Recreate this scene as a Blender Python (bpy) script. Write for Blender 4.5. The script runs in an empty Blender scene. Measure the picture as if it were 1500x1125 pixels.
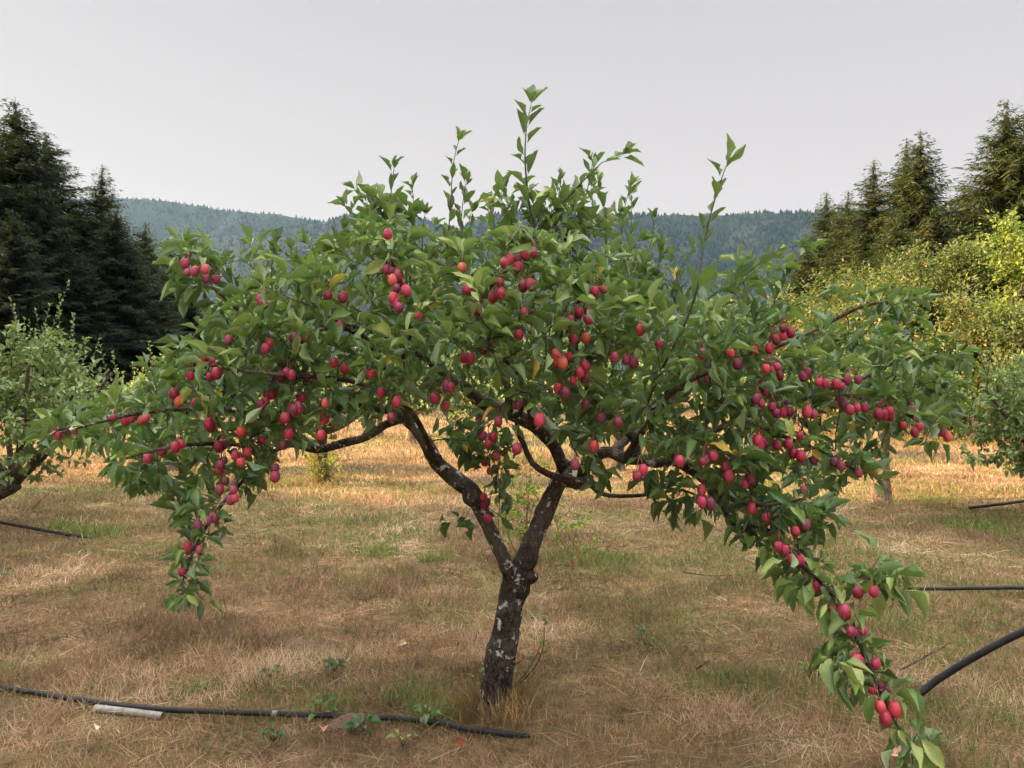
import bpy, math, random
import numpy as np
from mathutils import Vector, noise as mnoise
random.seed(7); rng = np.random.default_rng(7)
S = bpy.context.scene
COL = S.collection
R = math.radians

# ------------------------------------------------------------------ camera
F = 1133.0; HOR = 550.0; CAMZ = 1.5
PITCH = math.atan((562.5 - HOR) / F)
cam_d = bpy.data.cameras.new('camera'); cam = bpy.data.objects.new('camera', cam_d); COL.objects.link(cam)
cam.location = (0, 0, CAMZ); cam.rotation_euler = (math.pi / 2 - PITCH, 0, 0)
cam_d.sensor_width = 36; cam_d.lens = 36 * F / 1500; cam_d.clip_start = 0.05; cam_d.clip_end = 9000
S.camera = cam

# ------------------------------------------------------------------ world, sun, exposure
SUN_EL, SUN_AZ = R(21), R(-92)          # low sun on the left
world = bpy.data.worlds.new('World'); S.world = world; world.use_nodes = True
wn = world.node_tree; wn.nodes.clear()
def N(nt, t, **k):
    n = nt.nodes.new(t)
    for a, b in k.items(): setattr(n, a, b)
    return n
sky = N(wn, 'ShaderNodeTexSky', sky_type='NISHITA', sun_disc=False, sun_elevation=SUN_EL, sun_rotation=SUN_AZ,
        altitude=200, air_density=1.0, dust_density=6.0, ozone_density=1.5)
tc = N(wn, 'ShaderNodeTexCoord'); sep = N(wn, 'ShaderNodeSeparateXYZ')
wn.links.new(tc.outputs['Generated'], sep.inputs[0])
ramp = N(wn, 'ShaderNodeValToRGB')       # smoke veil by elevation; overhead brightness added to light the shaded ground
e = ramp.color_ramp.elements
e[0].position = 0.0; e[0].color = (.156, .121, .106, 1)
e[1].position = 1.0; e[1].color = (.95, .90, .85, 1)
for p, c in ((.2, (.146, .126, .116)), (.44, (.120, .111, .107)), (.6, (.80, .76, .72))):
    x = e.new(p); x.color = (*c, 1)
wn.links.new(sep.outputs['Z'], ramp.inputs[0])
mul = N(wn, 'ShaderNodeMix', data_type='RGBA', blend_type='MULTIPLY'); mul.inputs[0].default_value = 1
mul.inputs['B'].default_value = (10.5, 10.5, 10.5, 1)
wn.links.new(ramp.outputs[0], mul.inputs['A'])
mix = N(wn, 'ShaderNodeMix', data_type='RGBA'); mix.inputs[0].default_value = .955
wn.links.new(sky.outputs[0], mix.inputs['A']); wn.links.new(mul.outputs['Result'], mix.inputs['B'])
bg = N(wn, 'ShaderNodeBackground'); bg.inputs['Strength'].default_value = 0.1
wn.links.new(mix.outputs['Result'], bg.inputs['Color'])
wo = N(wn, 'ShaderNodeOutputWorld'); wn.links.new(bg.outputs[0], wo.inputs[0])

sun_d = bpy.data.lights.new('sun', 'SUN'); sun_d.energy = 5.0; sun_d.angle = R(1.2); sun_d.color = (1, .64, .32)
sun = bpy.data.objects.new('sun', sun_d); COL.objects.link(sun)
SUNV = Vector((math.sin(SUN_AZ) * math.cos(SUN_EL), math.cos(SUN_AZ) * math.cos(SUN_EL), math.sin(SUN_EL)))
sun.rotation_euler = SUNV.to_track_quat('Z', 'Y').to_euler()
vs = S.view_settings; vs.view_transform = 'Standard'; vs.look = 'None'; vs.gamma = 1; vs.use_curve_mapping = False
vs.exposure = 2.35
S.cycles.max_bounces = 8; S.cycles.diffuse_bounces = 4; S.cycles.transmission_bounces = 5
S.cycles.volume_bounces = 0; S.cycles.caustics_reflective = False; S.cycles.caustics_refractive = False
HAZE = 0.000045

# ------------------------------------------------------------------ helpers
cp, sp = math.cos(PITCH), math.sin(PITCH)
def P(px, py, d):
    """the point at depth d (metres along +Y) seen at photograph position px, py"""
    u = (px - 750) / F; v = (562.5 - py) / F
    y = cp + v * sp; z = v * cp - sp
    return np.array((u / y * d, d, CAMZ + z / y * d))
def G(px, py, h=0.0):
    v = (562.5 - py) / F; y = cp + v * sp; z = v * cp - sp
    d = (CAMZ - h) * y / -z
    return P(px, py, d)
def project(a):
    a = np.asarray(a, float); y = a[:, 1]; z = a[:, 2] - CAMZ
    yc = y * cp - z * sp; zc = y * sp + z * cp
    return 750 + F * a[:, 0] / yc, 562.5 - F * zc / yc, yc

def mesh_np(name, verts, quads=None, tris=None, attrs=None, uv=None, smooth=True):
    me = bpy.data.meshes.new(name)
    verts = np.asarray(verts, np.float32)
    q = np.zeros((0, 4), np.int32) if quads is None or len(quads) == 0 else np.asarray(quads, np.int32)
    t = np.zeros((0, 3), np.int32) if tris is None or len(tris) == 0 else np.asarray(tris, np.int32)
    nl = q.size + t.size; nf = len(q) + len(t)
    me.vertices.add(len(verts)); me.vertices.foreach_set('co', verts.ravel())
    me.loops.add(nl); me.polygons.add(nf)
    li = np.concatenate([q.ravel(), t.ravel()]).astype(np.int32)
    me.loops.foreach_set('vertex_index', li)
    tot = np.concatenate([np.full(len(q), 4), np.full(len(t), 3)]).astype(np.int32)
    st = np.concatenate([[0], np.cumsum(tot)[:-1]]).astype(np.int32)
    me.polygons.foreach_set('loop_start', st); me.polygons.foreach_set('loop_total', tot)
    me.polygons.foreach_set('use_smooth', np.full(nf, smooth))
    me.update(calc_edges=True)
    if attrs:
        for k, v in attrs.items():
            v = np.asarray(v, np.float32)
            if v.ndim == 1:
                a = me.attributes.new(k, 'FLOAT', 'POINT'); a.data.foreach_set('value', v)
            else:
                a = me.attributes.new(k, 'FLOAT_COLOR', 'POINT'); c = np.ones((len(v), 4), np.float32); c[:, :3] = v
                a.data.foreach_set('color', c.ravel())
    if uv is not None:
        l = me.uv_layers.new(name='uv'); l.data.foreach_set('uv', np.asarray(uv, np.float32)[li].ravel())
    return me
def link(name, me, mat=None, parent=None, label=None, cat=None, group=None, kind=None):
    o = bpy.data.objects.new(name, me); COL.objects.link(o)
    if mat is not None and me is not None and not me.materials: me.materials.append(mat)
    if parent is not None: o.parent = parent
    return tag(o, label, cat, group, kind)
def tag(o, label=None, cat=None, group=None, kind=None):
    for k, v in (('label', label), ('category', cat), ('group', group), ('kind', kind)):
        if v: o[k] = v
    return o
def empty(name, loc, label, cat, group=None, rz=0, sc=1):
    o = bpy.data.objects.new(name, None); COL.objects.link(o); o.location = loc; o.rotation_euler = (0, 0, rz)
    o.scale = (sc, sc, sc) if not isinstance(sc, tuple) else sc
    o.empty_display_size = .2
    return tag(o, label, cat, group)
def copy_tree(o, parent=None):
    c = o.copy(); COL.objects.link(c); c.parent = parent
    for ch in list(o.children): copy_tree(ch, c)
    return c

class Acc:
    """collects tubes and instanced templates into one mesh"""
    def __init__(s): s.v = []; s.q = []; s.t = []; s.uv = []; s.a = []; s.n = 0
    def add(s, v, q=None, t=None, uv=None, a=0.0):
        v = np.asarray(v, np.float32); s.v.append(v)
        if q is not None and len(q): s.q.append(np.asarray(q) + s.n)
        if t is not None and len(t): s.t.append(np.asarray(t) + s.n)
        s.uv.append(np.zeros((len(v), 2), np.float32) if uv is None else np.asarray(uv, np.float32))
        s.a.append(np.broadcast_to(np.asarray(a, np.float32), (len(v),)).copy()); s.n += len(v)
    def tube(s, pts, rad, sides=6, rough=0.0, seed=0, cap=True, a=0.0):
        pts = np.asarray(pts, float); n = len(pts); rad = np.broadcast_to(np.asarray(rad, float), (n,))
        T = np.gradient(pts, axis=0); T /= np.linalg.norm(T, axis=1)[:, None] + 1e-9
        ref = np.array((0.31, 0.9, 0.1)) if abs(T[0][1]) < .8 else np.array((1., .1, .2))
        ang = np.arange(sides) / sides * 2 * math.pi
        out = np.zeros((n, sides, 3)); uv = np.zeros((n, sides, 2)); L = 0; X = None
        for i in range(n):
            if i: L += np.linalg.norm(pts[i] - pts[i - 1])
            X = ref if X is None else X
            X = X - T[i] * X.dot(T[i]); X = X / (np.linalg.norm(X) + 1e-9); Y = np.cross(T[i], X)
            for k, an in enumerate(ang):
                r = rad[i]
                if rough:
                    q = (math.cos(an) * 1.3, math.sin(an) * 1.3, L * 9 + seed)
                    q2 = (math.cos(an) * 4, math.sin(an) * 4, L * 14 + seed)
                    r *= 1 + rough * mnoise.noise(q) + rough * .8 * (abs(mnoise.noise(q2)) * 2 - .5)
                out[i, k] = pts[i] + r * (math.cos(an) * X + math.sin(an) * Y)
            uv[i, :, 0] = ang / 6.283; uv[i, :, 1] = L
        idx = np.arange(n * sides).reshape(n, sides); nx = np.roll(idx, -1, 1)
        q = np.stack([idx[:-1], nx[:-1], nx[1:], idx[1:]], -1).reshape(-1, 4)
        v = out.reshape(-1, 3); uvv = uv.reshape(-1, 2); t = None
        if cap:
            v = np.vstack([v, pts[-1] + T[-1] * rad[-1] * .5, pts[0]]); uvv = np.vstack([uvv, [[.5, L], [.5, 0]]])
            c = n * sides; t = [[idx[-1, k], nx[-1, k], c] for k in range(sides)] + [[nx[0, k], idx[0, k], c + 1] for k in range(sides)]
        s.add(v, q, t, uvv, a)
    def inst(s, tv, tq, tt, M, pos, tuv=None, a=None):
        """template verts tv (m,3), matrices M (n,3,3) whose columns are the axes, positions (n,3)"""
        n, m = len(pos), len(tv)
        if n == 0: return
        if tv.ndim == 2: v = np.einsum('nij,mj->nmi', M, tv)
        else: v = np.einsum('nij,nmj->nmi', M, tv); m = tv.shape[1]
        v = v + pos[:, None, :]
        off = (np.arange(n) * m)[:, None, None]
        q = (np.asarray(tq)[None] + off).reshape(-1, 4) if tq is not None and len(tq) else None
        t = (np.asarray(tt)[None] + off).reshape(-1, 3) if tt is not None and len(tt) else None
        uv = None if tuv is None else np.tile(tuv, (n, 1))
        aa = 0.0 if a is None else np.repeat(a, m)
        s.add(v.reshape(-1, 3), q, t, uv, aa)
    def mesh(s, name, smooth=True):
        return mesh_np(name, np.vstack(s.v), np.vstack(s.q) if s.q else None, np.vstack(s.t) if s.t else None,
                       {'rnd': np.concatenate(s.a)}, np.vstack(s.uv), smooth)
def frames(D, Up):
    """orthonormal columns: x=side, y=direction D, z=normal close to Up"""
    D = D / (np.linalg.norm(D, axis=1)[:, None] + 1e-9)
    X = np.cross(D, Up); X /= np.linalg.norm(X, axis=1)[:, None] + 1e-9
    Z = np.cross(X, D)
    return np.stack([X, D, Z], -1)
def spline(pts, step):
    """Catmull-Rom resample of rows (any columns) at about `step` metres"""
    pts = np.asarray(pts, float); n = len(pts); out = []
    for i in range(n - 1):
        p0 = pts[max(i - 1, 0)]; p1 = pts[i]; p2 = pts[i + 1]; p3 = pts[min(i + 2, n - 1)]
        k = max(1, int(np.linalg.norm((p2 - p1)[:3]) / step))
        for j in range(k):
            t = j / k
            out.append(.5 * ((2 * p1) + (-p0 + p2) * t + (2 * p0 - 5 * p1 + 4 * p2 - p3) * t * t + (-p0 + 3 * p1 - 3 * p2 + p3) * t ** 3))
    out.append(pts[-1]); return np.array(out)
def vnoise(x, y, seed=0):
    """2-D value noise 0..1, vectorised"""
    xi = np.floor(x).astype(np.int64); yi = np.floor(y).astype(np.int64); xf = x - xi; yf = y - yi
    def h(a, b):
        n = (a * 374761393 + b * 668265263 + seed * 974634777) & 0x7fffffff
        n = ((n ^ (n >> 13)) * 1274126177) & 0x7fffffff
        return ((n ^ (n >> 16)) & 0xffff) / 65535.0
    u = xf * xf * (3 - 2 * xf); v = yf * yf * (3 - 2 * yf)
    return (h(xi, yi) * (1 - u) + h(xi + 1, yi) * u) * (1 - v) + (h(xi, yi + 1) * (1 - u) + h(xi + 1, yi + 1) * u) * v
def fbm(x, y, seed=0, o=4):
    s = 0; a = .5; t = 0
    for i in range(o): s = s + a * vnoise(x * 2 ** i, y * 2 ** i, seed + i); t += a; a *= .55
    return s / t

# ------------------------------------------------------------------ materials
def mat(name):
    m = bpy.data.materials.new(name); m.use_nodes = True; nt = m.node_tree; nt.nodes.clear()
    out = N(nt, 'ShaderNodeOutputMaterial'); return m, nt, out
def ramp_node(nt, fac, stops, interp='LINEAR'):
    r = N(nt, 'ShaderNodeValToRGB'); r.color_ramp.interpolation = interp; el = r.color_ramp.elements
    el[0].position, el[0].color = stops[0][0], (*stops[0][1], 1)
    el[1].position, el[1].color = stops[-1][0], (*stops[-1][1], 1)
    for p, c in stops[1:-1]: x = el.new(p); x.color = (*c, 1)
    nt.links.new(fac, r.inputs[0]); return r.outputs[0]
def noise_node(nt, scale, detail=4, rough=.6, vec=None, dist=0):
    n = N(nt, 'ShaderNodeTexNoise'); n.inputs['Scale'].default_value = scale; n.inputs['Detail'].default_value = detail
    n.inputs['Roughness'].default_value = rough; n.inputs['Distortion'].default_value = dist
    if vec is None:
        t = N(nt, 'ShaderNodeTexCoord'); vec = t.outputs['Object']
    nt.links.new(vec, n.inputs['Vector']); return n.outputs['Fac']
def mixc(nt, fac, a, b, mode='MIX'):
    m = N(nt, 'ShaderNodeMix', data_type='RGBA', blend_type=mode)
    for s, v in ((m.inputs[0], fac), (m.inputs['A'], a), (m.inputs['B'], b)):
        if isinstance(v, (int, float)): s.default_value = v
        elif isinstance(v, tuple): s.default_value = (*v, 1)
        else: nt.links.new(v, s)
    return m.outputs['Result']
def math_node(nt, op, a, b=0.0, clamp=False):
    m = N(nt, 'ShaderNodeMath', operation=op, use_clamp=clamp)
    for i, v in enumerate((a, b)):
        if isinstance(v, (int, float)): m.inputs[i].default_value = v
        else: nt.links.new(v, m.inputs[i])
    return m.outputs[0]
def bump(nt, h, strength, dist):
    b = N(nt, 'ShaderNodeBump'); b.inputs['Strength'].default_value = strength; b.inputs['Distance'].default_value = dist
    nt.links.new(h, b.inputs['Height']); return b.outputs[0]
def bsdf(nt, out, color, rough=.6, spec=.5, normal=None, trans=None, tcol=None):
    p = N(nt, 'ShaderNodeBsdfPrincipled')
    if isinstance(color, tuple): p.inputs['Base Color'].default_value = (*color, 1)
    else: nt.links.new(color, p.inputs['Base Color'])
    if isinstance(rough, (int, float)): p.inputs['Roughness'].default_value = rough
    else: nt.links.new(rough, p.inputs['Roughness'])
    p.inputs['Specular IOR Level'].default_value = spec
    if normal is not None: nt.links.new(normal, p.inputs['Normal'])
    sh = p.outputs[0]
    if trans:
        t = N(nt, 'ShaderNodeBsdfTranslucent')
        if tcol is None: tcol = color
        if isinstance(tcol, tuple): t.inputs[0].default_value = (*tcol, 1)
        else: nt.links.new(tcol, t.inputs[0])
        m = N(nt, 'ShaderNodeMixShader'); m.inputs[0].default_value = trans
        nt.links.new(sh, m.inputs[1]); nt.links.new(t.outputs[0], m.inputs[2]); sh = m.outputs[0]
    nt.links.new(sh, out.inputs[0]); return p
def attr(nt, name, fac=True):
    a = N(nt, 'ShaderNodeAttribute', attribute_name=name); return a.outputs['Fac'] if fac else a.outputs['Color']

def leaf_mat(name, stops, under, trans=.3, rough=.42, veins=True, spec=.5):
    m, nt, out = mat(name)
    base = ramp_node(nt, attr(nt, 'rnd'), stops)
    if veins:
        uvn = N(nt, 'ShaderNodeUVMap', uv_map='uv'); sx = N(nt, 'ShaderNodeSeparateXYZ'); nt.links.new(uvn.outputs[0], sx.inputs[0])
        c = math_node(nt, 'ABSOLUTE', math_node(nt, 'SUBTRACT', sx.outputs[0], .5))
        mid = math_node(nt, 'LESS_THAN', c, .028)
        w = math_node(nt, 'SINE', math_node(nt, 'MULTIPLY', math_node(nt, 'SUBTRACT', sx.outputs[1], math_node(nt, 'MULTIPLY', c, .55)), 62.))
        w = math_node(nt, 'MULTIPLY', math_node(nt, 'GREATER_THAN', w, .86), .4)
        f = math_node(nt, 'MAXIMUM', math_node(nt, 'MULTIPLY', mid, .6), w)
        base = mixc(nt, f, base, mixc(nt, .5, base, (.26, .34, .12)))
        base = mixc(nt, .35, base, mixc(nt, 1.0, base, ramp_node(nt, noise_node(nt, 40, 3), [(.3, (.5, .5, .5)), (.7, (1.3, 1.3, 1.2))]), 'MULTIPLY'))
        base = mixc(nt, ramp_node(nt, noise_node(nt, 85, 2, .5), [(.70, (0, 0, 0)), (.73, (.85, .85, .85))]), base, (.16, .085, .03))
        nrm = bump(nt, math_node(nt, 'SUBTRACT', 1, f), .35, .002)
    else: nrm = None
    g = N(nt, 'ShaderNodeNewGeometry')
    col = mixc(nt, g.outputs['Backfacing'], base, mixc(nt, .62, base, under))
    bsdf(nt, out, col, rough, spec, nrm, trans, mixc(nt, .5, base, (.18, .30, .04)))
    return m
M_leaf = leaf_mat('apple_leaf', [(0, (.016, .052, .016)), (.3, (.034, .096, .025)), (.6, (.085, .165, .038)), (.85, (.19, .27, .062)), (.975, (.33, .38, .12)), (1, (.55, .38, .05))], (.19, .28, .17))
M_leaf_far = leaf_mat('orchard_leaf', [(0, (.09, .15, .05)), (.5, (.17, .25, .08)), (.9, (.28, .34, .13)), (1, (.40, .38, .14))], (.22, .28, .15), veins=False, rough=.5)
M_leaf_shrub = leaf_mat('shrub_leaf', [(0, (.030, .052, .011)), (.5, (.068, .096, .017)), (.85, (.12, .14, .022)), (.95, (.19, .16, .025)), (1, (.40, .17, .03))], (.12, .15, .04), veins=False, rough=.6)
M_leaf_lime = leaf_mat('lime_leaf', [(0, (.08, .13, .016)), (.5, (.15, .21, .022)), (1, (.25, .29, .04))], (.14, .2, .04), veins=False, rough=.6)
M_needle = leaf_mat('dark_needle', [(0, (.005, .011, .009)), (.6, (.010, .019, .014)), (.9, (.022, .034, .02)), (1, (.04, .04, .025))], (.015, .025, .018), trans=.1, veins=False, rough=.7, spec=.2)
M_needle2 = leaf_mat('olive_needle', [(0, (.018, .032, .013)), (.6, (.042, .062, .022)), (.9, (.082, .098, .032)), (1, (.12, .11, .045))], (.04, .05, .025), trans=.12, veins=False, rough=.7, spec=.2)

def bark_mat(name, dark, light, lichen, lich_amt, scale=1.0):
    m, nt, out = mat(name)
    t = N(nt, 'ShaderNodeTexCoord'); mp = N(nt, 'ShaderNodeMapping'); mp.inputs['Scale'].default_value = (1, 1, .35)
    nd = N(nt, 'ShaderNodeTexNoise'); nd.inputs['Scale'].default_value = 30 * scale; nt.links.new(t.outputs['Object'], nd.inputs['Vector'])
    va = N(nt, 'ShaderNodeVectorMath', operation='MULTIPLY_ADD'); va.inputs[1].default_value = (.045 / scale,) * 3
    nt.links.new(nd.outputs['Color'], va.inputs[0]); nt.links.new(t.outputs['Object'], va.inputs[2])
    nt.links.new(va.outputs[0], mp.inputs[0]); v = mp.outputs[0]
    n1 = noise_node(nt, 55 * scale, 6, .7, v, .5); n2 = noise_node(nt, 14 * scale, 4, .6, v)
    vo = N(nt, 'ShaderNodeTexVoronoi', feature='DISTANCE_TO_EDGE'); vo.inputs['Scale'].default_value = 42 * scale
    nt.links.new(mp.outputs[0], vo.inputs['Vector'])
    crack = ramp_node(nt, vo.outputs['Distance'], [(0, (.15, .15, .15)), (.12, (1, 1, 1))])
    base = mixc(nt, ramp_node(nt, n1, [(.3, (0, 0, 0)), (.7, (1, 1, 1))]), dark, light)
    base = mixc(nt, ramp_node(nt, n2, [(.35, (0, 0, 0)), (.75, (.7, .7, .7))]), base, tuple(min(1, c * 1.9) for c in dark))
    base = mixc(nt, crack, tuple(c * .35 for c in dark), base)
    lv = noise_node(nt, 24 * scale, 5, .6, t.outputs['Object'], .4)
    lm = ramp_node(nt, lv, [(lich_amt, (0, 0, 0)), (lich_amt + .05, (.9, .9, .9))])
    lv2 = noise_node(nt, 7 * scale, 2, .5, t.outputs['Object'])
    lm2 = ramp_node(nt, lv2, [(.47, (0, 0, 0)), (.6, (.8, .8, .8))])
    base = mixc(nt, math_node(nt, 'MULTIPLY', lm2, math_node(nt, 'MULTIPLY', n1, .7)), base, (.20, .205, .17))
    base = mixc(nt, lm, base, lichen)
    h = math_node(nt, 'ADD', math_node(nt, 'MULTIPLY', crack, .6), n1)
    bsdf(nt, out, base, .9, .15, bump(nt, h, .9, .006)); return m
M_bark = bark_mat('apple_bark', (.030, .022, .019), (.105, .078, .064), (.52, .53, .48), .59)
M_twig = bark_mat('twig_bark', (.035, .022, .018), (.09, .06, .045), (.2, .2, .17), .75)
M_bark_far = bark_mat('far_bark', (.045, .035, .03), (.14, .11, .09), (.2, .2, .17), .7, .4)
M_bark_lit = bark_mat('sunlit_bark', (.12, .08, .055), (.36, .27, .19), (.4, .37, .3), .66, .4)  # lit copy of the far bark, sunlight put into its lighter colours

# ------------------------------------------------------------------ ground
def ground_z(x, y):
    x = np.asarray(x, float); y = np.asarray(y, float)
    f = np.clip(1 - np.hypot(x, y) / 60, 0, 1)
    return ((fbm(x * .7, y * .7, 5, 3) - .5) * .09 + (fbm(x * 3.2, y * 3.2, 9, 2) - .5) * .028) * f
m, nt, out = mat('dry_meadow')
tcg = N(nt, 'ShaderNodeTexCoord').outputs['Object']
n1 = noise_node(nt, .35, 5, .6, tcg); n2 = noise_node(nt, 9, 6, .75, tcg); n3 = noise_node(nt, 75, 5, .8, tcg)
c = ramp_node(nt, n2, [(.25, (.10, .065, .035)), (.5, (.26, .175, .10)), (.75, (.42, .31, .18))])
c = mixc(nt, ramp_node(nt, n1, [(.42, (0, 0, 0)), (.62, (.65, .65, .65))]), c, (.17, .17, .06))
c = mixc(nt, .6, c, ramp_node(nt, n3, [(.3, (.25, .22, .2)), (.7, (1.25, 1.2, 1.1))]), 'MULTIPLY')
bsdf(nt, out, c, .95, .1, bump(nt, n3, .8, .03)); M_ground = m
def axis(lim, n, k=5.0):
    t = np.linspace(-1, 1, n); return np.sinh(t * k) / math.sinh(k) * lim
gx = axis(5000, 321, 8.5); gy = axis(5000, 321, 8.5)
X, Y = np.meshgrid(gx, gy); Z = ground_z(X, Y)
idx = np.arange(X.size).reshape(X.shape)
q = np.stack([idx[:-1, :-1], idx[:-1, 1:], idx[1:, 1:], idx[1:, :-1]], -1).reshape(-1, 4)
link('ground', mesh_np('ground', np.stack([X, Y, Z], -1).reshape(-1, 3), q), M_ground, kind='structure')

# ------------------------------------------------------------------ grass (nobody could count it)
m, nt, out = mat('grass_blade')
cc = attr(nt, 'col', False)
bsdf(nt, out, cc, .75, .25, None, .38, cc); M_grass = m
PAL = np.array([(.50, .355, .21), (.62, .465, .31), (.35, .235, .14), (.44, .28, .165), (.72, .58, .41), (.23, .155, .09)])
GRN = np.array([(.13, .19, .05), (.20, .24, .07), (.10, .16, .05), (.30, .30, .10)])
def blades(x, y, length, width, tilt, name, greenness, curl=.5, zoff=0.0):
    n = len(x); z = ground_z(x, y) + zoff
    az = rng.uniform(0, 2 * math.pi, n); up = np.cos(tilt); ho = np.sin(tilt)
    d = np.stack([np.cos(az) * ho, np.sin(az) * ho, up], -1)
    side = np.stack([-np.sin(az), np.cos(az), np.zeros(n)], -1)
    tw = rng.uniform(0, math.pi, n)[:, None]
    side = side * np.cos(tw) + np.cross(d, side) * np.sin(tw)
    base = np.stack([x, y, z - .004], -1); w = (width / 2)[:, None]; L = length[:, None]
    bend = np.stack([np.cos(az), np.sin(az), -np.full(n, .8)], -1) * (curl * rng.uniform(.1, 1, n))[:, None]
    p1 = base + d * L * .5 + bend * L * .10; p2 = base + d * L + bend * L * .42
    p2[:, 2] = np.maximum(p2[:, 2], z + .004)
    v = np.stack([base - side * w, base + side * w, p1 - side * w * .8, p1 + side * w * .8, p2], 1).reshape(-1, 3)
    o = (np.arange(n) * 5)[:, None]
    q = np.array([[0, 1, 3, 2]]) + o; t = np.array([[2, 3, 4]]) + o
    g = rng.random(n) < greenness
    r = rng.random(n); patch = fbm(x * .9, y * .9, 31, 3)
    p2_ = fbm(x * 4.5, y * 4.5, 61, 2); pi = np.clip((patch - .40) * 10 + (p2_ - .5) * 4.5 + rng.normal(0, 1.4, n), 0, 5).astype(int)
    order = np.array([5, 2, 3, 0, 1, 4]); colr = PAL[order[pi]] * (1 - .42 * np.clip((fbm(x * 2.1 + 7, y * 3.6, 123, 4) - .53) * 7, 0, 1))[:, None]
    colg = GRN[rng.integers(0, 4, n)]
    colr = np.where(g[:, None], colg, colr) * rng.uniform(.75, 1.25, n)[:, None]
    col = np.repeat(colr, 5, 0)
    return v, q, t, col
def pool(parts):
    V = []; Q = []; T = []; C = []; n = 0
    for v, q, t, c in parts: V.append(v); Q.append(q + n); T.append(t + n); C.append(c); n += len(v)
    return np.vstack(V), np.vstack(Q), np.vstack(T), np.vstack(C)
def scatter(n, d0, d1, power, spread=1.05):
    u = rng.random(n); p = 2 - power
    d = (d0 ** p + u * (d1 ** p - d0 ** p)) ** (1 / p) if abs(p) > 1e-6 else d0 * (d1 / d0) ** u
    return rng.uniform(-spread, spread, n) * d, d
def green_at(x, y):
    g = np.clip((fbm(x * .45, y * .45, 77, 4) - .50) * 4.2, 0, .75)
    row = np.exp(-((y - 10.2) / .45) ** 2) * .5 * (x < 1.5) + np.exp(-((y - 17.5) / 1.0) ** 2) * .6 + np.exp(-((y - 8.0) / .5) ** 2) * .22 + np.exp(-((y - 6.3) / .55) ** 2) * .35 * (x > 0)
    g2 = np.clip((fbm(x * 1.7, y * 1.7, 88, 3) - .56) * 4, 0, .6)
    return np.clip(.09 + g * .6 + g2 * .7 + row, 0, .85)
parts = []
x, d = scatter(400000, 1.7, 14, 1.55)
h = .028 + .078 * np.clip(fbm(x * 2.4, d * 2.4, 3, 3) - .28, 0, 1) ** 1.2 * 2.0
parts.append(blades(x, d, h * rng.uniform(.6, 1.5, len(x)), .0009 * d + .0004, R(5) + np.abs(rng.normal(0, R(38), len(x))).clip(0, R(80)), 'a', green_at(x, d)))
x, d = scatter(30000, 1.7, 9, 1.5)       # mown straw lying flat
parts.append(blades(x, d, rng.uniform(.07, .19, len(x)), .0009 * d, R(rng.uniform(70, 88, len(x))) if False else np.radians(rng.uniform(68, 86, len(x))), 'b', np.full(len(x), .04), .6, .012))
x, d = scatter(135000, 13, 60, 1.6)
parts.append(blades(x, d, rng.uniform(.06, .16, len(x)), .0010 * d, np.abs(rng.normal(0, R(35), len(x))).clip(0, R(75)), 'c', green_at(x, d) * .8))
V, Q, T, C = pool(parts); C = C * np.array((.91, .88, .90))
link('dry_grass', mesh_np('dry_grass', V, Q, T, {'col': C}), M_grass, kind='stuff',
     label='short dry tan grass with some green blades covering the orchard floor', cat='grass')

# ------------------------------------------------------------------ hills with their woods
m, nt, out = mat('hill_soil'); bsdf(nt, out, ramp_node(nt, noise_node(nt, .01, 6), [(.3, (.005, .011, .009)), (.7, (.012, .020, .012))]), .95, .1); M_hill = m
m, nt, out = mat('hill_tree')
bsdf(nt, out, ramp_node(nt, attr(nt, 'rnd'), [(0, (.003, .007, .009)), (.55, (.006, .014, .015)), (.85, (.011, .023, .018)), (1, (.020, .032, .020))]), .9, .1); M_hilltree = m
def cone_template(sides=6):
    v = []; t = []
    for (z0, r0, z1) in ((.05, 1.0, .55), (.3, .78, .8), (.55, .5, 1.0)):
        b = len(v)
        for k in range(sides):
            a = k / sides * 2 * math.pi; rr = r0 * (1 + .25 * (-1) ** k); v.append((rr * math.cos(a), rr * math.sin(a), z0))
        v.append((0, 0, z1))
        t += [(b + k, b + (k + 1) % sides, b + sides) for k in range(sides)]
    return np.array(v), np.array(t)
CT, CTt = cone_template()
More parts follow.
